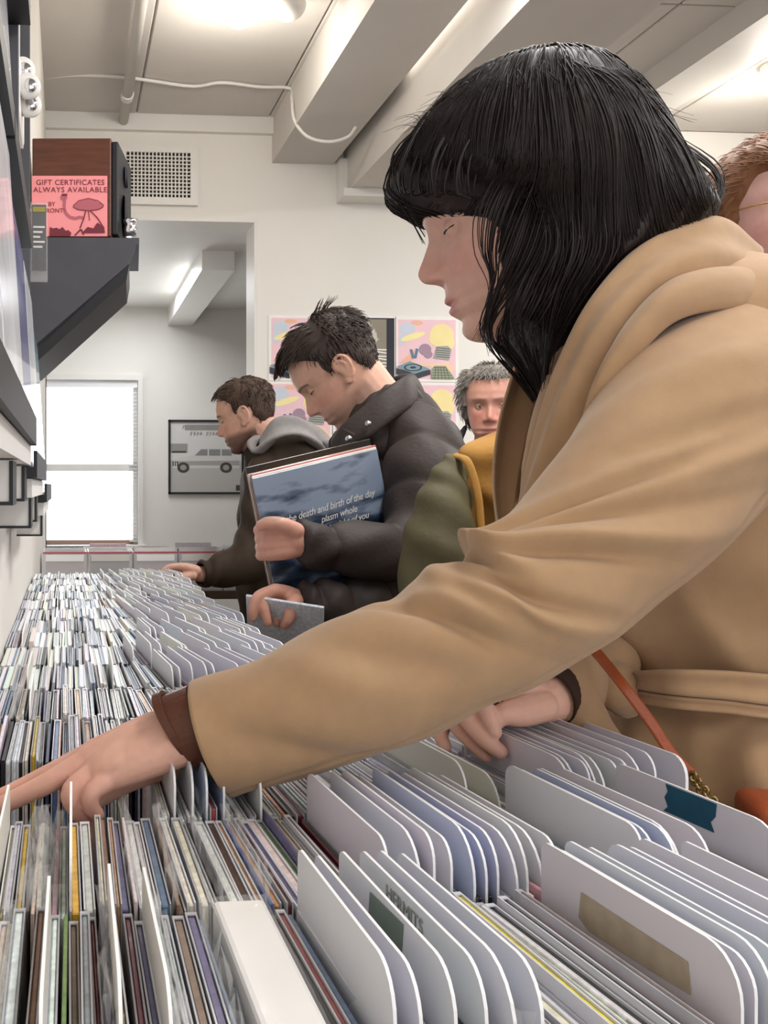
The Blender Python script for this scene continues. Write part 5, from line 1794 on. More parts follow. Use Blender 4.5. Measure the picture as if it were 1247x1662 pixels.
# leather bracelet with a buckle
wa = P(335, 1176, .748); wb = P(300, 1190, .752)
axw = (wb - wa).normalized()
u_ = (UP - axw * UP.dot(axw)).normalized(); w_ = axw.cross(u_)
def band(name, c, ru, rw, wid, th, m, par, tilt=0.0):
    rings = []
    for t_, k in ((-wid / 2, 0), (-wid / 2, th), (wid / 2, th), (wid / 2, 0), (-wid / 2, 0)):
        rings.append([c + axw * (t_ + tilt * math.cos(2 * math.pi * q / 40)) + u_ * ((ru + k) * math.cos(2 * math.pi * q / 40)) + w_ * ((rw + k) * math.sin(2 * math.pi * q / 40)) for q in range(40)])
    return MB().rings(rings, 0, False).build(name, m, par, False, fix=True)
bc = P(316, 1180, .748)
brc = band('bracelet', bc, .0300, .026, .024, .0028, M['leather'], None, 0.004)
tag(brc, 'wide brown leather bracelet on the wrist below the camel coat cuff', 'bracelet')
band('strap', bc + axw * 0.012 + u_ * 0.004, .0300, .026, .007, .003, M['leather'], brc, 0.006)
bk = bc - u_ * 0.031 - w_ * 0.006
me = MB().box((-0.011, -0.004, -0.008), (0.011, 0.004, 0.008)).mesh('buckle'); bevel_mesh(me, 0.002, 2)
me.transform(frame_M(bk, axw, u_.cross(axw)))
link_mesh('buckle', me, M['brass'], brc)
# cross-body bag with a tan strap and chain
bag = empty('shoulder_bag', tuple(P(1342, 1400, .735)))
tag(bag, 'tan leather shoulder bag with chain hanging by the camel coat at the right edge', 'bag')
c = P(1342, 1400, .735)
me = MB().box((-0.055, -0.03, -0.06), (0.055, 0.03, 0.045)).mesh('bag_body'); bevel_mesh(me, 0.012, 4)
me.transform(Matrix.Translation(c) @ Matrix.Rotation(-0.35, 4, 'Z'))
link_mesh('bag_body', me, M['tan_leather'], bag, True)
me = MB().box((-0.057, -0.034, -0.01), (0.057, 0.032, 0.048)).mesh('flap'); bevel_mesh(me, 0.01, 4)
me.transform(Matrix.Translation(c) @ Matrix.Rotation(-0.35, 4, 'Z'))
link_mesh('flap', me, M['tan_leather'], bag, True)
def strap_pts(L): return [P(*q) for q in L]
sa = [(925, 1012, .865), (965, 1055, .845), (1010, 1110, .805), (1055, 1170, .795), (1090, 1222, .79), (1125, 1258, .78)]
ribbon('strap', [P(a + 7, b - 5, d) for a, b, d in sa], [P(a - 7, b + 5, d) for a, b, d in sa], 0.003, 50, 5, 0.001, M['tan_leather'], bag)
cpts = crom([P(1122, 1256, .778), P(1135, 1275, .772), P(1160, 1305, .765), P(1185, 1330, .76), P(1232, 1345, .735)], 15)
for k in range(14):
    a, b = Vector(cpts[k]), Vector(cpts[k + 1])
    mid = (a + b) / 2; t = (b - a).normalized()
    s1 = t.cross(UP).normalized(); s2 = s1.cross(t)
    s = s1 if k % 2 else s2
    ln = (b - a).length * 0.75
    MB().tube([mid + t * (ln * math.cos(2 * math.pi * q / 12)) + s * (0.0042 * math.sin(2 * math.pi * q / 12)) for q in range(13)], 0.0015, 6, cap=False).build('chain_link', M['brass'], bag, True)
ribbon('strap', [P(1195, 440, .83), P(1220, 458, .82), P(1260, 490, .81)], [P(1190, 449, .825), P(1214, 468, .815), P(1255, 500, .805)], 0.004, 20, 5, 0.001, M['tan_leather'], bag)
# ------------------------------------------------------------------ the other customers
M['down'] = mat('black_down_nylon', '#3a322f', 0.6, 0.25, var=0.1, vscale=30, bump=0.12, bscale=120)
M['brownjk'] = mat('dark_brown_jacket', '#35291f', 0.75, 0.25, var=0.12, vscale=40, bump=0.1, bscale=200)
M['hoodie'] = mat('grey_hoodie', '#8f8b8a', 0.9, 0.15, var=0.1, vscale=60, bump=0.1, bscale=400)
M['navy'] = mat('navy_cloth', '#20222e', 0.8, 0.2, var=0.1)
M['olive'] = mat('olive_canvas', '#5a543c', 0.7, 0.25, var=0.22, vscale=16, bump=0.15, bscale=60)
M['mustard'] = mat('mustard_canvas', '#b58642', 0.75, 0.25, var=0.12, vscale=20, bump=0.12, bscale=120)
M['jeans'] = mat('dark_jeans', '#23262f', 0.85, 0.2, var=0.1)
M['shoe'] = mat('dark_shoe', '#1d1b1a', 0.6)
M['hair_brown'] = hair_mat('short_brown_hair', '#3b2f29', 0.55)
M['hair_mid'] = hair_mat('mid_brown_hair', '#47352b', 0.55)
M['hair_grey'] = hair_mat('grey_hair', '#8b857e', 0.55)
M['hair_auburn'] = hair_mat('auburn_hair', '#7a5236', 0.5)
M['snap'] = M['metal']


def man_hair(top, side, front=0.045, nape=-0.055):
    def line(x, y, z):
        a = abs(y)
        hz = 0.062 if x > 0.03 else (0.062 - (0.03 - x) / 0.03 * 0.045 if x > 0 else 0.017 - min(1, -x / 0.02) * 0.004)
        if x > front and z < 0.066: return False
        if x > 0.0: return z > (0.02 + max(0, (x - 0.0)) * 1.0) or (0 < x < 0.02 and z > 0.002 and a > 0.05)
        if x > -0.035: return z > 0.016 - 0.02 * (x > 0.0)
        return z > nape + max(0, (x + 0.06)) * 1.6
    def length(x, y, z):
        t = min(1, max(0, (z - 0.02) / 0.06))
        return side + (top - side) * t
    return length, line


def person_root(label, px, py, d):
    c = P(px, py, d)
    e = empty('person', (c.x, c.y, 0))
    tag(e, label, 'person')
    return e, c


# --- man holding the records -----------------------------------------
mm, mc = person_root('dark-haired man in a black quilted down jacket holding records under his arm', 640, 900, 2.08)
hm = pose_head(556, 600, 2.0, (-0.004, 0.078, -0.008), 4, 40, 0, 1.0)
so = Soup()
V, F = head_verts(male=True, jaw=1.02); so.add(V, F, hm)
for s in (1, -1):
    so.mb(MB().ball((0.0655, s * 0.0305, 0.0), 0.012, 16, 10), hm)
    V, F = ear_parts(0.071 * s, 1.0); so.add(V, F, hm)
n0 = hm @ Vector((-0.03, 0, -0.04)); n1 = P(640, 690, 2.04)
so.chain([(n0, 0.058), ((n0 + n1) / 2, 0.059), (n1, 0.066)], 18, 6)
so.chain([(hm @ Vector((0.02, 0, -0.095)), 0.03), (hm @ Vector((-0.01, 0, -0.11)), 0.036), ((n0 + n1) / 2, 0.05)], 14, 6)
so.chain([(n1, 0.07), (P(640, 800, 2.08), 0.11), (P(630, 950, 2.08), 0.1), (P(625, 1120, 2.08), 0.1)], 16, 5)
so.chain([(P(672, 720, 2.0), .05), (P(690, 760, 1.87), .045), (P(690, 840, 1.82), .042), (P(655, 892, 1.79), .034), (P(580, 896, 1.745), .03), (P(505, 884, 1.702), .026), (P(482, 878, 1.688), .025)], 14, 6)
so.chain([(P(600, 720, 2.15), .05), (P(585, 800, 2.2), .042), (P(640, 950, 2.1), .036), (P(650, 968, 1.86), .034), (P(590, 980, 1.765), .03), (P(510, 980, 1.715), .026), (P(484, 978, 1.715), .0245)], 14, 6)
H = lambda L: so.chain([(P(a, b, d), r) for a, b, d, r in L], 12, 4)
# left fist round the record edges: thumb in front, fingers behind
for i, (a, b) in enumerate(((438, 858), (434, 872), (434, 886), (438, 899))):
    H([(484, 868 + 7 * i, 1.688, .017), (460, 862 + 11 * i, 1.682, .0165), (a, b, 1.688, .0135)])
    H([(a, b, 1.688, .0125), (421 + 2 * i, b + 2, 1.705, .011), (424, b + 3, 1.742, .010), (440, b + 4, 1.758, .009)])
H([(480, 862, 1.675, .017), (458, 852, 1.668, .0145), (436, 849, 1.668, .0125), (424, 853, 1.672, .0105)])
# right hand pulling a disc up
for i, (a, b, d) in enumerate(((447, 958, 1.685), (444, 961, 1.700), (446, 965, 1.715), (452, 970, 1.730))):
    H([(482, 970 + 4 * i, 1.710 + .008 * i, .0165), (464, 963 + 4 * i, 1.700 + .01 * i, .0155), (a, b, d, .013)])
H([(447, 958, 1.685, .0125), (420, 968, 1.665, .0108), (412, 985, 1.660, .0098), (410, 1002, 1.660, .0085)])
H([(444, 961, 1.700, .0125), (428, 972, 1.670, .0108), (430, 992, 1.660, .0098), (434, 1010, 1.658, .0085)])
H([(446, 965, 1.715, .0115), (440, 980, 1.690, .0105), (446, 998, 1.682, .0095), (450, 1012, 1.680, .008)])
H([(478, 975, 1.685, .0155), (472, 990, 1.660, .013), (468, 1004, 1.655, .011), (462, 1014, 1.658, .009)])
body = so.merge('body', 0.003, 3)
co = mesh_co(body); A = np.linalg.inv(np.array(hm)); L = co @ A[:3, :3].T + A[:3, 3]
C = face_colors(L, '#d2a48e', '#b57a70', 0.35, ('#8a6f64', 0.45), ('#30221d', 0.9))
hd_ = co[:, 2] < CZ - 0.06
C[hd_] = np.array(srgb('#cf9a86'))
set_cols(body, C)
link_mesh('body', body, M['skin'], mm)
eyes_for(hm, mm, True, sides=(1,))
ln_, hl_ = man_hair(0.028, 0.009)
tuft = []
for q in range(40):
    a = rnd.uniform(-1, 1)
    L0 = [(0.02 + 0.02 * a, 0.02 * rnd.uniform(-1, 1), 0.118), (0.005 + 0.03 * a, 0.02, 0.142), (-0.015 + 0.02 * a, 0.02 + 0.01 * a, 0.155 + 0.01 * rnd.random())]
    tuft.append(([hm @ Vector(p) for p in ((-0.035 + 0.03 * a, 0.02 * rnd.uniform(-1, 1), 0.112), (-0.048 + 0.032 * a, 0.012, 0.132 - .008 * abs(a)), (-0.07 + 0.034 * a - .01 * rnd.random(), 0.015, 0.138 + 0.012 * rnd.random() - .014 * abs(a)))], 0.0014))
for q in range(90):
    a = rnd.uniform(-1, 1)
    tuft.append(([hm @ Vector(p) for p in ((0.03, 0.05 * a, 0.112), (0.068, 0.048 * a, 0.112 + .006 * rnd.random()), (0.094, 0.044 * a, 0.098), (0.106 + .008 * rnd.random(), 0.04 * a, 0.083 - .008 * rnd.random()))], 0.0017))
scalp_hair(hm, 'hair', M['hair_brown'], mm, ln_, hl_, 3, 2200, 0.25, lambda x, y, z: (0.6, 0, -.15) if x > -0.02 and z > 0.06 else (0.1, 0, -1), extra=tuft, r=0.0012)


def quilt(step, amp, tilt=0.0):
    def f(u, v, py):
        ph = (py + tilt * math.cos(v) * 40) / step
        return amp * (abs(math.sin(math.pi * ph)) ** 0.45 - 0.6) + 0.003 * math.sin(v * 13 + py * .05) * 1.0
    return f


J = [(628, 600, 668, 2.05, .06), (655, 580, 690, 2.06, .085), (690, 556, 722, 2.08, .13), (730, 540, 738, 2.09, .165), (790, 525, 745, 2.1, .165), (860, 512, 745, 2.1, .16), (950, 505, 735, 2.1, .155), (1040, 500, 728, 2.1, .155), (1120, 498, 730, 2.1, .16), (1160, 500, 728, 2.1, .16)]
jm, _ = slice_loft(J, 80, 130, 2.2, quilt(62, 0.026, 0.3), 'down_jacket')
jk = link_mesh('down_jacket', jm, M['down'], mm, True)
def qf(u, v): return 0.017 * (abs(math.sin(u * 17)) ** 0.45 - .65) + 0.002 * math.sin(v * 5 + u * 31)
S1 = [((478, 845), (486, 912), 1.695, 1.0), ((510, 850), (520, 922), 1.705, 1.0), ((580, 850), (592, 938), 1.74, 1.0), ((645, 835), (690, 942), 1.79, 1.0), ((640, 770), (752, 890), 1.84, .95), ((640, 720), (752, 815), 1.89, .9), ((640, 675), (735, 740), 1.96, .85), ((640, 640), (705, 675), 2.03, .7)]
link_mesh('sleeve', sleeve_mesh(S1, 110, 44, qf, 'sleeve', 0.02, 0.006), M['down'], jk, True)
S2_ = [((482, 950), (486, 1010), 1.71, 1.0), ((520, 944), (530, 1022), 1.722, 1.0), ((590, 938), (600, 1028), 1.765, 1.0), ((650, 925), (672, 1015), 1.86, 1.0), ((690, 900), (705, 980), 2.0, .9)]
link_mesh('sleeve', sleeve_mesh(S2_, 70, 36, qf, 'sleeve', 0.02, 0.006), M['down'], jk, True)
ribbon('collar', [P(668, 606, 2.06), P(655, 612, 1.98), P(625, 632, 1.95), P(590, 660, 1.945), P(556, 690, 1.955), P(540, 712, 1.985)], [P(690, 650, 2.06), P(672, 660, 1.945), P(640, 680, 1.915), P(606, 706, 1.912), P(575, 722, 1.925), P(548, 740, 1.965)], 0.011, 50, 10, 0.003, M['down'], jk)
ribbon('collar', [P(668, 606, 2.06), P(640, 612, 2.14), P(600, 640, 2.16), P(560, 685, 2.12), P(538, 712, 2.03)], [P(690, 650, 2.06), P(650, 655, 2.17), P(600, 690, 2.19), P(556, 722, 2.14), P(538, 745, 2.04)], 0.018, 50, 10, 0.004, M['down'], jk)
ribbon('placket', [P(556, 694, 1.948), P(550, 740, 1.94), P(545, 800, 1.935)], [P(590, 712, 1.92), P(580, 750, 1.925), P(572, 800, 1.925)], 0.012, 24, 6, 0.004, M['down'], jk)
for a, b in ((566, 712), (597, 688)):
    c = P(a, b, 1.902); MB().tube([c, c - FV * 0.006], [0.007, 0.006], 12).build('snap', M['snap'], jk, True)
legs_and_shoes(mm, mc.x + 0.01, mc.y + 0.03, 0.82, 0.09, M['jeans'], M['shoe'], (-1, 0.1), 0.085)

# the records he holds
TLv = P(410, 777, 1.735); ev = (P(618, 727, 1.87) - TLv).normalized()
dv = (P(455, 950, 1.75) - TLv); dv = (dv - ev * dv.dot(ev)).normalized(); nv = ev.cross(-dv); nv = nv if nv.dot(FV) > 0 else -nv
M['sea'] = mat('sea_cover', '#2c3a4f', 0.3, 0.5, coat=0.4)
nt = M['sea'].node_tree
tcn = nt.nodes.new('ShaderNodeTexCoord'); mpn = nt.nodes.new('ShaderNodeMapping'); mpn.inputs['Scale'].default_value = (9, 34, 1)
nzn = nt.nodes.new('ShaderNodeTexNoise'); nzn.inputs['Scale'].default_value = 1.0; nzn.inputs['Detail'].default_value = 6
cr = nt.nodes.new('ShaderNodeValToRGB')
cr.color_ramp.elements[0].position = 0.38; cr.color_ramp.elements[0].color = (*srgb('#131a26'), 1)
cr.color_ramp.elements[1].position = 0.68; cr.color_ramp.elements[1].color = (*srgb('#8291a6'), 1)
cr.color_ramp.elements.new(0.52).color = (*srgb('#2f3e54'), 1)
sx = nt.nodes.new('ShaderNodeSeparateXYZ'); ad = nt.nodes.new('ShaderNodeMath'); ad.operation = 'MULTIPLY_ADD'; ad.inputs[1].default_value = 1.0; ad.inputs[2].default_value = 0.21
a2 = nt.nodes.new('ShaderNodeMath'); a2.operation = 'ADD'
nt.links.new(tcn.outputs['Object'], mpn.inputs[0]); nt.links.new(mpn.outputs[0], nzn.inputs['Vector'])
nt.links.new(tcn.outputs['Object'], sx.inputs[0]); nt.links.new(sx.outputs['Y'], ad.inputs[0]); nt.links.new(ad.outputs[0], a2.inputs[1]); nt.links.new(nzn.outputs['Fac'], a2.inputs[0])
nt.links.new(a2.outputs[0], cr.inputs[0]); nt.links.new(cr.outputs[0], nt.nodes['Principled BSDF'].inputs['Base Color'])
SZ = 0.305
specs = [('sea', 'record cover painted with dark blue waves and white handwriting, frontmost under the man\'s arm', 0.0, 0.0, 0.004),
         ('#efe9df', 'white-edged record right behind the blue wave cover in the man\'s hand', 0.005, 0.004, 0.003),
         ('#c07a74', 'reddish pink record third in the stack under the man\'s arm', 0.009, 0.008, 0.004),
         ('#b3a49a', 'pale brown record fourth in the stack under the man\'s arm', 0.014, 0.009, 0.003),
         ('#2a2726', 'black record at the back of the stack under the man\'s arm, standing highest', 0.019, 0.022, 0.006)]
for k, (c, lb, dep, rise, th) in enumerate(specs):
    o0 = TLv + nv * dep - dv * rise + ev * (0.003 * (k % 3))
    Mx = frame_M(o0, ev, -dv)
    zs = 1 if Vector((Mx[0][2], Mx[1][2], Mx[2][2])).dot(nv) > 0 else -1
    me = MB().box((0, -SZ, min(0, zs * th)), (SZ, 0, max(0, zs * th))).mesh('record_sleeve'); bevel_mesh(me, 0.0006, 1)
    o = bpy.data.objects.new('record_sleeve', me); COL.objects.link(o); o.matrix_world = Mx
    me.materials.append(M['sea'] if c == 'sea' else M['lp'])
    if c != 'sea': o.color = (*srgb(c), 1)
    tag(o, lb, 'record', 'records under the man\'s arm')
    if k == 0:
        M['chalk'] = mat('white_handwriting', '#d9d9d5', 0.6)
        for s_, sz_, x_, y_ in (('the death and birth of the day', 0.0195, 0.165, -0.088), ('plasm whole', 0.019, 0.18, -0.108), ('tonight of you', 0.019, 0.2, -0.126)):
            tm = text_mesh(s_, sz_, 0.0001, 0.35, 0.95)
            tm.transform(Matrix.Translation((x_, y_, -zs * 0.0006)) @ Matrix.Rotation(math.radians(2), 4, 'Z'))
            child_local('handwriting', tm, M['chalk'], o)
# disc he lifts out
dq = P(432, 990, 1.845)
me = MB().box((0, -0.07, -0.062), (0.006, 0.07, 0.062)).mesh('cd_case'); bevel_mesh(me, 0.001, 1)
o = bpy.data.objects.new('cd_case', me); COL.objects.link(o); me.materials.append(M['print']); o.color = (*srgb('#cfd4dc'), 1)
o.location = P(462, 1018, 1.68); o.rotation_euler = (math.radians(8), math.radians(-35), math.radians(62))
tag(o, 'glossy pale CD case being lifted out by the man in the down jacket', 'CD')

# --- bearded man further back -----------------------------------------
fm, fc = person_root('bearded man in a dark brown jacket over a grey hoodie, bending to the far bins', 470, 900, 3.12)
hm = pose_head(394, 676, 3.05, (-0.004, 0.078, -0.01), -10, 17, 0, 1.0)
so = Soup()
V, F = head_verts(male=True, jaw=1.03); so.add(V, F, hm)
for s in (1, -1):
    so.mb(MB().ball((0.0655, s * 0.0305, 0.0), 0.012, 16, 10), hm)
    V, F = ear_parts(0.071 * s, 1.0); so.add(V, F, hm)
n0 = hm @ Vector((-0.03, 0, -0.04)); n1 = P(452, 725, 3.12)
so.chain([(n0, 0.058), ((n0 + n1) / 2, 0.058), (n1, 0.066)], 18, 6)
so.chain([(hm @ Vector((0.02, 0, -0.095)), 0.03), (hm @ Vector((-0.01, 0, -0.11)), 0.036), ((n0 + n1) / 2, 0.05)], 14, 6)
so.chain([(n1, 0.07), (P(460, 800, 3.12), 0.11), (P(465, 900, 3.12), 0.1), (P(470, 1000, 3.12), 0.1)], 16, 5)
so.chain([(P(440, 760, 3.08), .05), (P(425, 790, 2.97), .045), (P(418, 870, 2.93), .042), (P(398, 915, 2.9), .038), (P(360, 928, 2.86), .03), (P(330, 932, 2.83), .025), (P(318, 930, 2.82), .023)], 14, 6)
H = lambda L: so.chain([(P(a, b - 9, d), r) for a, b, d, r in L], 12, 4)
for i in range(4):
    H([(318, 935 + 2 * i, 2.80 + .015 * i, .017), (304, 931 + 2 * i, 2.79 + .02 * i, .0155), (290, 929 + 3 * i, 2.785 + .022 * i, .013)])
    H([(290, 929 + 3 * i, 2.785 + .022 * i, .0118), (275 - i, 930 + 3 * i, 2.78 + .022 * i, .0105), (266 + i, 936 + 2 * i, 2.775 + .022 * i, .0095), (262 + 2 * i, 944, 2.77 + .022 * i, .008)])
H([(312, 943, 2.79, .016), (298, 946, 2.775, .013), (286, 949, 2.77, .011), (278, 950, 2.77, .009)])
body = so.merge('body', 0.0035, 3)
co = mesh_co(body); A = np.linalg.inv(np.array(hm)); L = co @ A[:3, :3].T + A[:3, 3]
C = face_colors(L, '#cda08c', '#a86f66', 0.3, ('#4a372e', 0.75), ('#30221d', 0.9))
set_cols(body, C)
link_mesh('body', body, M['skin'], fm)
eyes_for(hm, fm, True, sides=(1,))
ln_, hl_ = man_hair(0.020, 0.008)
scalp_hair(hm, 'hair', M['hair_mid'], fm, ln_, hl_, 5, 1500, 0.2, lambda x, y, z: (0.6, 0, -.1) if x > -0.02 and z > 0.06 else (-0.1, 0, -1), r=0.0013)
def jkf(u, v, py): return 0.006 * math.sin(v * 7 + py * .05) + 0.004 * math.sin(py * .11 + v * 3)
J = [(706, 418, 500, 3.12, .07), (728, 402, 526, 3.12, .13), (765, 394, 540, 3.13, .165), (820, 390, 545, 3.14, .165), (890, 388, 540, 3.14, .155), (960, 388, 535, 3.14, .155), (1020, 392, 535, 3.14, .16), (1050, 394, 532, 3.14, .16)]
jm, _ = slice_loft(J, 64, 70, 2.2, jkf, 'jacket')
jk = link_mesh('jacket', jm, M['brownjk'], fm, True)
S1 = [((322, 912), (328, 951), 2.825, 1.0), ((345, 903), (352, 952), 2.85, 1.0), ((388, 872), (412, 945), 2.9, 1.0), ((396, 820), (448, 880), 2.94, 1.0), ((402, 760), (452, 810), 2.98, .95), ((420, 728), (470, 755), 3.06, .8)]
link_mesh('sleeve', sleeve_mesh(S1, 70, 36, lambda u, v: 0.005 * math.sin(u * 34 + 2 * v) * (u < .8), 'sleeve', 0.02, 0.006), M['brownjk'], jk, True)
ribbon('hood', [P(424, 712, 3.04), P(445, 682, 2.99), P(475, 676, 2.985), P(505, 692, 3.02), P(520, 715, 3.1)], [P(410, 735, 2.98), P(446, 712, 2.945), P(485, 706, 2.95), P(520, 722, 2.98), P(535, 745, 3.06)], 0.03, 40, 10, 0.02, M['hoodie'], fm)
ribbon('hood', [P(424, 712, 3.04), P(440, 690, 3.16), P(475, 680, 3.22), P(505, 695, 3.2), P(520, 715, 3.1)], [P(410, 735, 3.0), P(440, 715, 3.2), P(480, 706, 3.26), P(518, 722, 3.24), P(535, 745, 3.1)], 0.03, 40, 10, 0.02, M['hoodie'], fm)
legs_and_shoes(fm, fc.x, fc.y + 0.02, 0.84, 0.09, M['jeans'], M['shoe'], (-1, 0.1), 0.085)

# --- grey-haired man facing the camera -----------------------------------
om, oc = person_root('grey-haired older man in a navy jacket looking past the coat lapel, facing the camera', 800, 900, 2.95)
hm = pose_head(796, 658, 2.8, (0.083, 0.0, 0.002), 84, 6, 0, 1.05)
so = Soup()
V, F = head_verts(male=True, jaw=1.04); so.add(V, F, hm)
for s in (1, -1):
    V, F = ear_parts(0.071 * s, 1.0); so.add(V, F, hm)
n0 = hm @ Vector((-0.03, 0, -0.06)); n1 = P(800, 745, 2.95)
so.chain([(n0, 0.058), ((n0 + n1) / 2, 0.06), (n1, 0.07)], 18, 6)
so.chain([(n1, 0.07), (P(800, 830, 2.96), 0.11), (P(800, 1000, 2.96), 0.1)], 16, 5)
for s in (-1, 1):
    so.chain([(P(800 + 60 * s, 770, 2.95), .055), (P(800 + 88 * s, 860, 2.93), .045), (P(800 + 92 * s, 960, 2.88), .035), (P(800 + 80 * s, 1040, 2.83), .028)], 12, 5)
    for q in range(4):
        so.chain([(P(800 + 80 * s, 1040, 2.83), .02), (P(800 + (88 - 9 * q) * s, 1068, 2.82), .012), (P(800 + (88 - 9 * q) * s, 1085, 2.83), .009), (P(800 + (86 - 8 * q) * s, 1096, 2.85), .008)], 10, 4)
    so.chain([(P(800 + 72 * s, 1045, 2.82), .016), (P(800 + 58 * s, 1062, 2.8), .012), (P(800 + 54 * s, 1078, 2.8), .009)], 10, 4)
body = so.merge('body', 0.0032, 3)
co = mesh_co(body); A = np.linalg.inv(np.array(hm)); L = co @ A[:3, :3].T + A[:3, 3]
C = face_colors(L, '#d39d8a', '#a8645c', 0.6, None, ('#8a7a70', 0.6), 1.2)
set_cols(body, C)
link_mesh('body', body, M['skin'], om)
eyes_for(hm @ Matrix.Translation((-0.0022, 0, 0)), om, False, '#4a4238', gaze=(1, 0.12, -0.2))
ln_, _ = man_hair(0.02, 0.022)
def old_line(x, y, z):
    if x > 0.045 and z < 0.078: return False
    if x > 0.012: return z > 0.05 or (x < 0.03 and z > 0.0)
    return z > -0.075 + max(0, x + 0.06) * .6
scalp_hair(hm, 'hair', M['hair_grey'], om, lambda x, y, z: 0.018 + 0.010 * (abs(y) > .05), old_line, 8, 1600, 0.35, lambda x, y, z: (0.3, y * 6, -.1) if z > 0.07 else (-0.4, 0, -1), r=0.0014)
J = [(722, 760, 850, 2.95, .07), (745, 725, 880, 2.96, .12), (790, 700, 905, 2.97, .155), (880, 700, 905, 2.97, .15), (1000, 708, 900, 2.97, .15), (1060, 706, 902, 2.97, .15)]
jm, _ = slice_loft(J, 56, 50, 2.2, jkf, 'jacket')
jk = link_mesh('jacket', jm, M['navy'], om, True)
for s in (-1, 1):
    S1 = [((800 + 62 * s, 1030), (800 + 98 * s, 1030), 2.84, 1.0), ((800 + 66 * s, 950), (800 + 112 * s, 950), 2.9, 1.0), ((800 + 62 * s, 860), (800 + 116 * s, 860), 2.94, 1.0), ((800 + 50 * s, 790), (800 + 104 * s, 790), 2.96, .9), ((800 + 40 * s, 760), (800 + 80 * s, 752), 2.96, .8)]
    link_mesh('sleeve', sleeve_mesh(S1, 50, 30, lambda u, v: 0.004 * math.sin(u * 30 + 2 * v), 'sleeve', 0.02, 0.006), M['navy'], jk, True)
ribbon('collar', [P(758, 690, 2.93), P(752, 715, 2.86), P(775, 740, 2.84), P(795, 765, 2.84)], [P(735, 715, 2.94), P(728, 745, 2.86), P(755, 770, 2.83), P(790, 785, 2.835)], 0.016, 30, 8, 0.004, M['navy'], jk)
legs_and_shoes(om, oc.x, oc.y + 0.02, 0.84, 0.1, M['jeans'], M['shoe'], (0, -1), 0.085)

# --- customer in olive and mustard ----------------------------------------
vm_, vc = person_root('person in an olive jacket with a mustard yoke, head hidden behind the camel coat collar', 900, 900, 1.6)
hm = pose_head(918, 610, 1.62, (0.0, 0.0, 0.0), -88, 12, 0, 1.0)
so = Soup()
V, F = head_verts(male=True); so.add(V, F, hm)
for s in (1, -1):
    V, F = ear_parts(0.071 * s, 1.0); so.add(V, F, hm)
n0 = hm @ Vector((-0.03, 0, -0.05)); n1 = P(908, 745, 1.62)
so.chain([(n0, 0.058), ((n0 + n1) / 2, 0.058), (n1, 0.066)], 18, 6)
so.chain([(n1, 0.07), (P(915, 850, 1.62), 0.1), (P(910, 1000, 1.62), 0.1), (P(905, 1130, 1.62), 0.1)], 16, 5)
so.chain([(P(880, 810, 1.64), .04), (P(800, 800, 1.635), .012), (P(738, 800, 1.552), .014), (P(720, 842, 1.515), .034), (P(708, 903, 1.502), .036), (P(696, 985, 1.482), .03), (P(690, 1040, 1.46), .028), (P(684, 1062, 1.45), .024)], 12, 5)
for q in range(4):
    so.chain([(P(684, 1062, 1.45), .02), (P(668 + 8 * q, 1085, 1.44), .012), (P(664 + 8 * q, 1100, 1.43), .0095), (P(664 + 8 * q, 1114, 1.43), .0082)], 10, 4)
so.chain([(P(690, 1066, 1.45), .017), (P(700, 1085, 1.43), .012), (P(702, 1100, 1.42), .009)], 10, 4)
so.chain([(P(985, 780, 1.62), .04), (P(1030, 805, 1.62), .036), (P(1040, 920, 1.62), .034), (P(1025, 1040, 1.58), .027), (P(1020, 1070, 1.57), .023)], 12, 5)
for q in range(4):
    so.chain([(P(1020, 1070, 1.57), .02), (P(1006 + 9 * q, 1092, 1.56), .012), (P(1004 + 9 * q, 1112, 1.56), .009)], 10, 4)
so.chain([(P(1014, 1074, 1.56), .017), (P(998, 1090, 1.55), .012), (P(994, 1104, 1.55), .009)], 10, 4)
body = so.merge('body', 0.0045, 3)
set_cols(body, np.repeat(np.array(srgb('#cda08c'))[None], len(body.vertices), 0))
link_mesh('body', body, M['skin'], vm_)
ln_, hl_ = man_hair(0.02, 0.012)
scalp_hair(hm, 'hair', M['hair_mid'], vm_, ln_, hl_, 9, 500, 0.2)
J = [(688, 850, 985, 1.62, .07), (705, 800, 1010, 1.62, .11), (735, 752, 1035, 1.62, .125), (800, 742, 1042, 1.63, .14), (900, 765, 1036, 1.63, .15), (1000, 775, 1030, 1.63, .145), (1120, 770, 1035, 1.63, .15), (1180, 772, 1032, 1.63, .15)]
jm, _ = slice_loft(J, 64, 60, 2.2, jkf, 'jacket')
jk = link_mesh('jacket', jm, M['mustard'], vm_, True)
S1 = [((664, 1050), (714, 1058), 1.455, 1.0), ((652, 985), (735, 1000), 1.48, 1.0), ((652, 895), (768, 912), 1.5, 1.0), ((668, 835), (766, 850), 1.51, .95), ((686, 790), (762, 805), 1.53, .9), ((706, 758), (756, 768), 1.545, .8), ((726, 738), (750, 744), 1.56, .6)]
ol = sleeve_mesh(S1, 90, 44, lambda u, v: 0.008 * bumpf(u, v, .45, -1.2, .05, .6, 1, .1) - 0.007 * bumpf(u, v, .38, -1.4, .03, .7, 1, .1) + 0.006 * bumpf(u, v, .62, -1.0, .04, .7, 1, .08) + 0.003 * math.sin(u * 33 + 2 * v), 'sleeve', 0.02, 0.006)
os_ = link_mesh('sleeve', ol, M['olive'], jk, True)
S2_ = [((992, 1056), (1048, 1056), 1.575, 1.0), ((990, 950), (1076, 950), 1.61, 1.0), ((988, 850), (1082, 850), 1.63, 1.0), ((980, 780), (1066, 780), 1.63, .9), ((965, 735), (1030, 740), 1.62, .7)]
link_mesh('sleeve', sleeve_mesh(S2_, 50, 30, None, 'sleeve', 0.02, 0.006), M['olive'], jk, True)
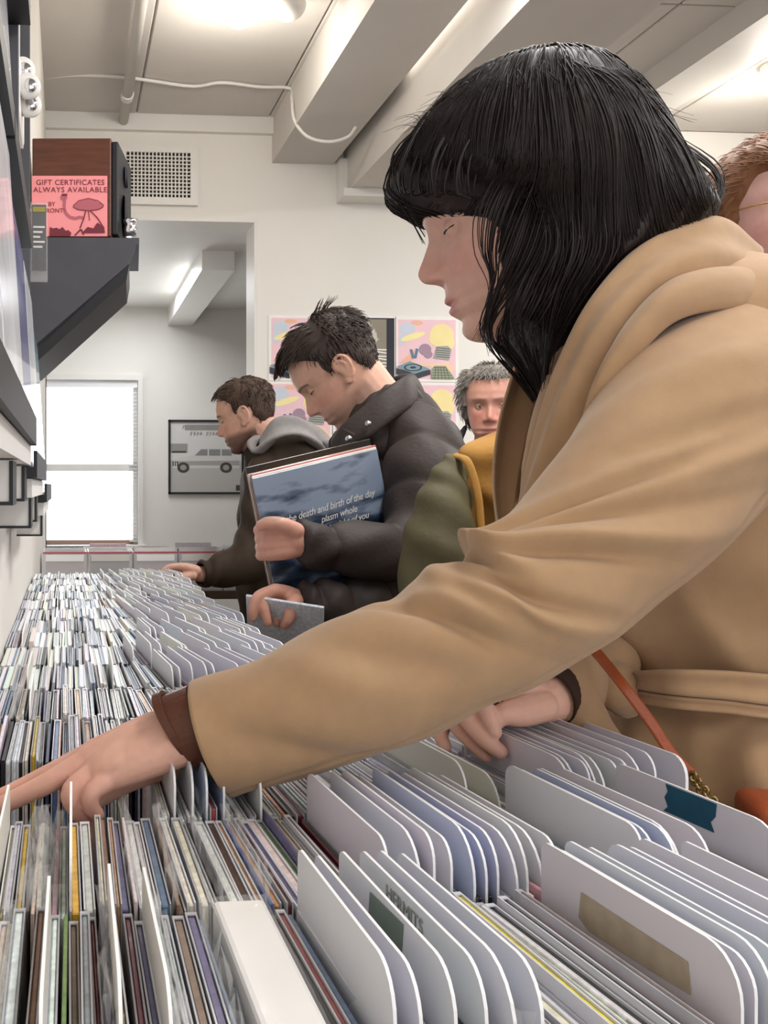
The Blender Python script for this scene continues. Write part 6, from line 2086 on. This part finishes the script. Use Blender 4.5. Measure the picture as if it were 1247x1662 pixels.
ribbon('yoke_seam', [P(733, 742, 1.55), P(752, 752, 1.512), P(768, 800, 1.492), P(774, 860, 1.485)], [P(744, 736, 1.55), P(766, 748, 1.507), P(782, 800, 1.487), P(788, 860, 1.48)], 0.005, 40, 6, 0.001, M['mustard'], jk)
legs_and_shoes(vm_, vc.x + 0.03, vc.y + 0.03, 0.8, 0.09, M['jeans'], M['shoe'], (0, 1), 0.08)

# --- woman with glasses at the right edge ---------------------------------
gm, gc = person_root('auburn-haired woman with gold-framed glasses standing behind the camel coat, facing right', 1290, 800, 1.42)
hm = pose_head(1262, 356, 1.4, (0.0, 0.0, 0.0), 126, 3, 0, 1.0)
so = Soup()
V, F = head_verts(); so.add(V, F, hm)
for s in (1, -1):
    V, F = ear_parts(0.069 * s, .95); so.add(V, F, hm)
n0 = hm @ Vector((-0.03, 0, -0.05)); n1 = P(1262, 560, 1.44)
so.chain([(n0, 0.052), ((n0 + n1) / 2, 0.05), (n1, 0.06)], 18, 6)
so.chain([(n1, 0.065), (P(1290, 700, 1.45), 0.1), (P(1295, 900, 1.45), 0.095), (P(1295, 1080, 1.45), 0.1)], 16, 5)
for s, dd in ((-1, 1.62), (1, 1.3)):
    so.chain([(P(1290, 650, 1.45 + .13 * -s), .045), (P(1295, 800, dd), .038), (P(1330, 930, dd), .03), (P(1400, 960, dd), .024)], 12, 5)
    for q in range(4):
        so.chain([(P(1400, 960, dd), .018), (P(1425, 955 + 8 * q, dd), .011), (P(1450, 956 + 8 * q, dd), .008)], 10, 4)
    so.chain([(P(1402, 952, dd), .015), (P(1420, 938, dd), .01), (P(1434, 934, dd), .008)], 10, 4)
body = so.merge('body', 0.003, 3)
co = mesh_co(body); A = np.linalg.inv(np.array(hm)); L = co @ A[:3, :3].T + A[:3, 3]
set_cols(body, face_colors(L, '#d9aca2', '#b56a68', 0.5, None, ('#6a4a38', 0.7)))
link_mesh('body', body, M['skin'], gm)
eyes_for(hm @ Matrix.Translation((-0.0028, 0, 0)), gm, False, '#4a5a50', gaze=(1, 0, -0.25))
def au_line(x, y, z): return (z > 0.058 if x > 0.045 else z > 0.058 - (0.045 - x) * 1.5) if x > 0.012 else (z > -0.085)
scalp_hair(hm, 'hair', M['hair_auburn'], gm, lambda x, y, z: 0.02, au_line, 12, 2400, 0.1, lambda x, y, z: (-1, 0, -.25) if z > 0.03 else (-0.5, 0, -.9), r=0.0011)
gls = empty('eyeglasses', tuple(hm @ Vector((0.09, 0, 0))))
tag(gls, 'thin gold-framed eyeglasses worn by the auburn-haired woman', 'glasses')
M['gold'] = mat('gold_wire', '#c9a25a', 0.25, 0.5, metal=1.0)
M['lens'] = film_mat('lens', (0.95, 0.95, 0.95), 0.08, 0.03)
for s in (1, -1):
    MB().tube([hm @ Vector((0.098 - 0.004 * (s > 0), s * 0.066, 0.004)), hm @ Vector((0.05, s * 0.0765, 0.006)), hm @ Vector((0.0, s * 0.0785, 0.008)), hm @ Vector((-0.012, s * 0.078, 0.0)), hm @ Vector((-0.022, s * 0.076, -0.012))], 0.0011, 8).build('temple', M['gold'], gls, True)
    ring = [hm @ Vector((0.1 - 0.0035 * abs(math.cos(a)) * (1 if math.cos(a) * s > 0 else 0), s * 0.034 + 0.026 * math.cos(a), 0.0 + 0.02 * math.sin(a))) for a in (2 * math.pi * k / 24 for k in range(25))]
    rm = MB().tube(ring, 0.001, 8, cap=False).build('rim', M['gold'], gls, True)
    MB().add(ring[:24], [tuple(range(24))]).build('lens', M['lens'], rm)
MB().tube([hm @ Vector((0.1, 0.009, 0.006)), hm @ Vector((0.108, 0, 0.009)), hm @ Vector((0.1, -0.009, 0.006))], 0.001, 8).build('bridge', M['gold'], gls, True)
J = [(530, 1215, 1320, 1.44, .06), (560, 1180, 1400, 1.45, .12), (640, 1150, 1430, 1.45, .165), (800, 1160, 1425, 1.45, .15), (1000, 1165, 1420, 1.45, .15), (1120, 1160, 1425, 1.45, .155), (1260, 1160, 1425, 1.45, .16)]
jm, _ = slice_loft(J, 56, 50, 2.2, jkf, 'jacket')
jk = link_mesh('jacket', jm, M['navy'], gm, True)
for s, dd in ((-1, 1.62), (1, 1.3)):
    S1 = [((1388, 918), (1388, 1000), dd, 1.0), ((1322, 868), (1338, 985), dd, 1.0), ((1240, 800), (1352, 830), dd, 1.0), ((1232, 690), (1350, 690), 1.45 - .15 * s, .95), ((1245, 610), (1335, 610), 1.45 - .11 * s, .8)]
    link_mesh('sleeve', sleeve_mesh(S1, 50, 30, None, 'sleeve', 0.02, 0.006), M['navy'], jk, True)
legs_and_shoes(gm, gc.x + 0.01, gc.y + 0.03, 0.84, 0.08, M['jeans'], M['shoe'], (1, 0), 0.078)
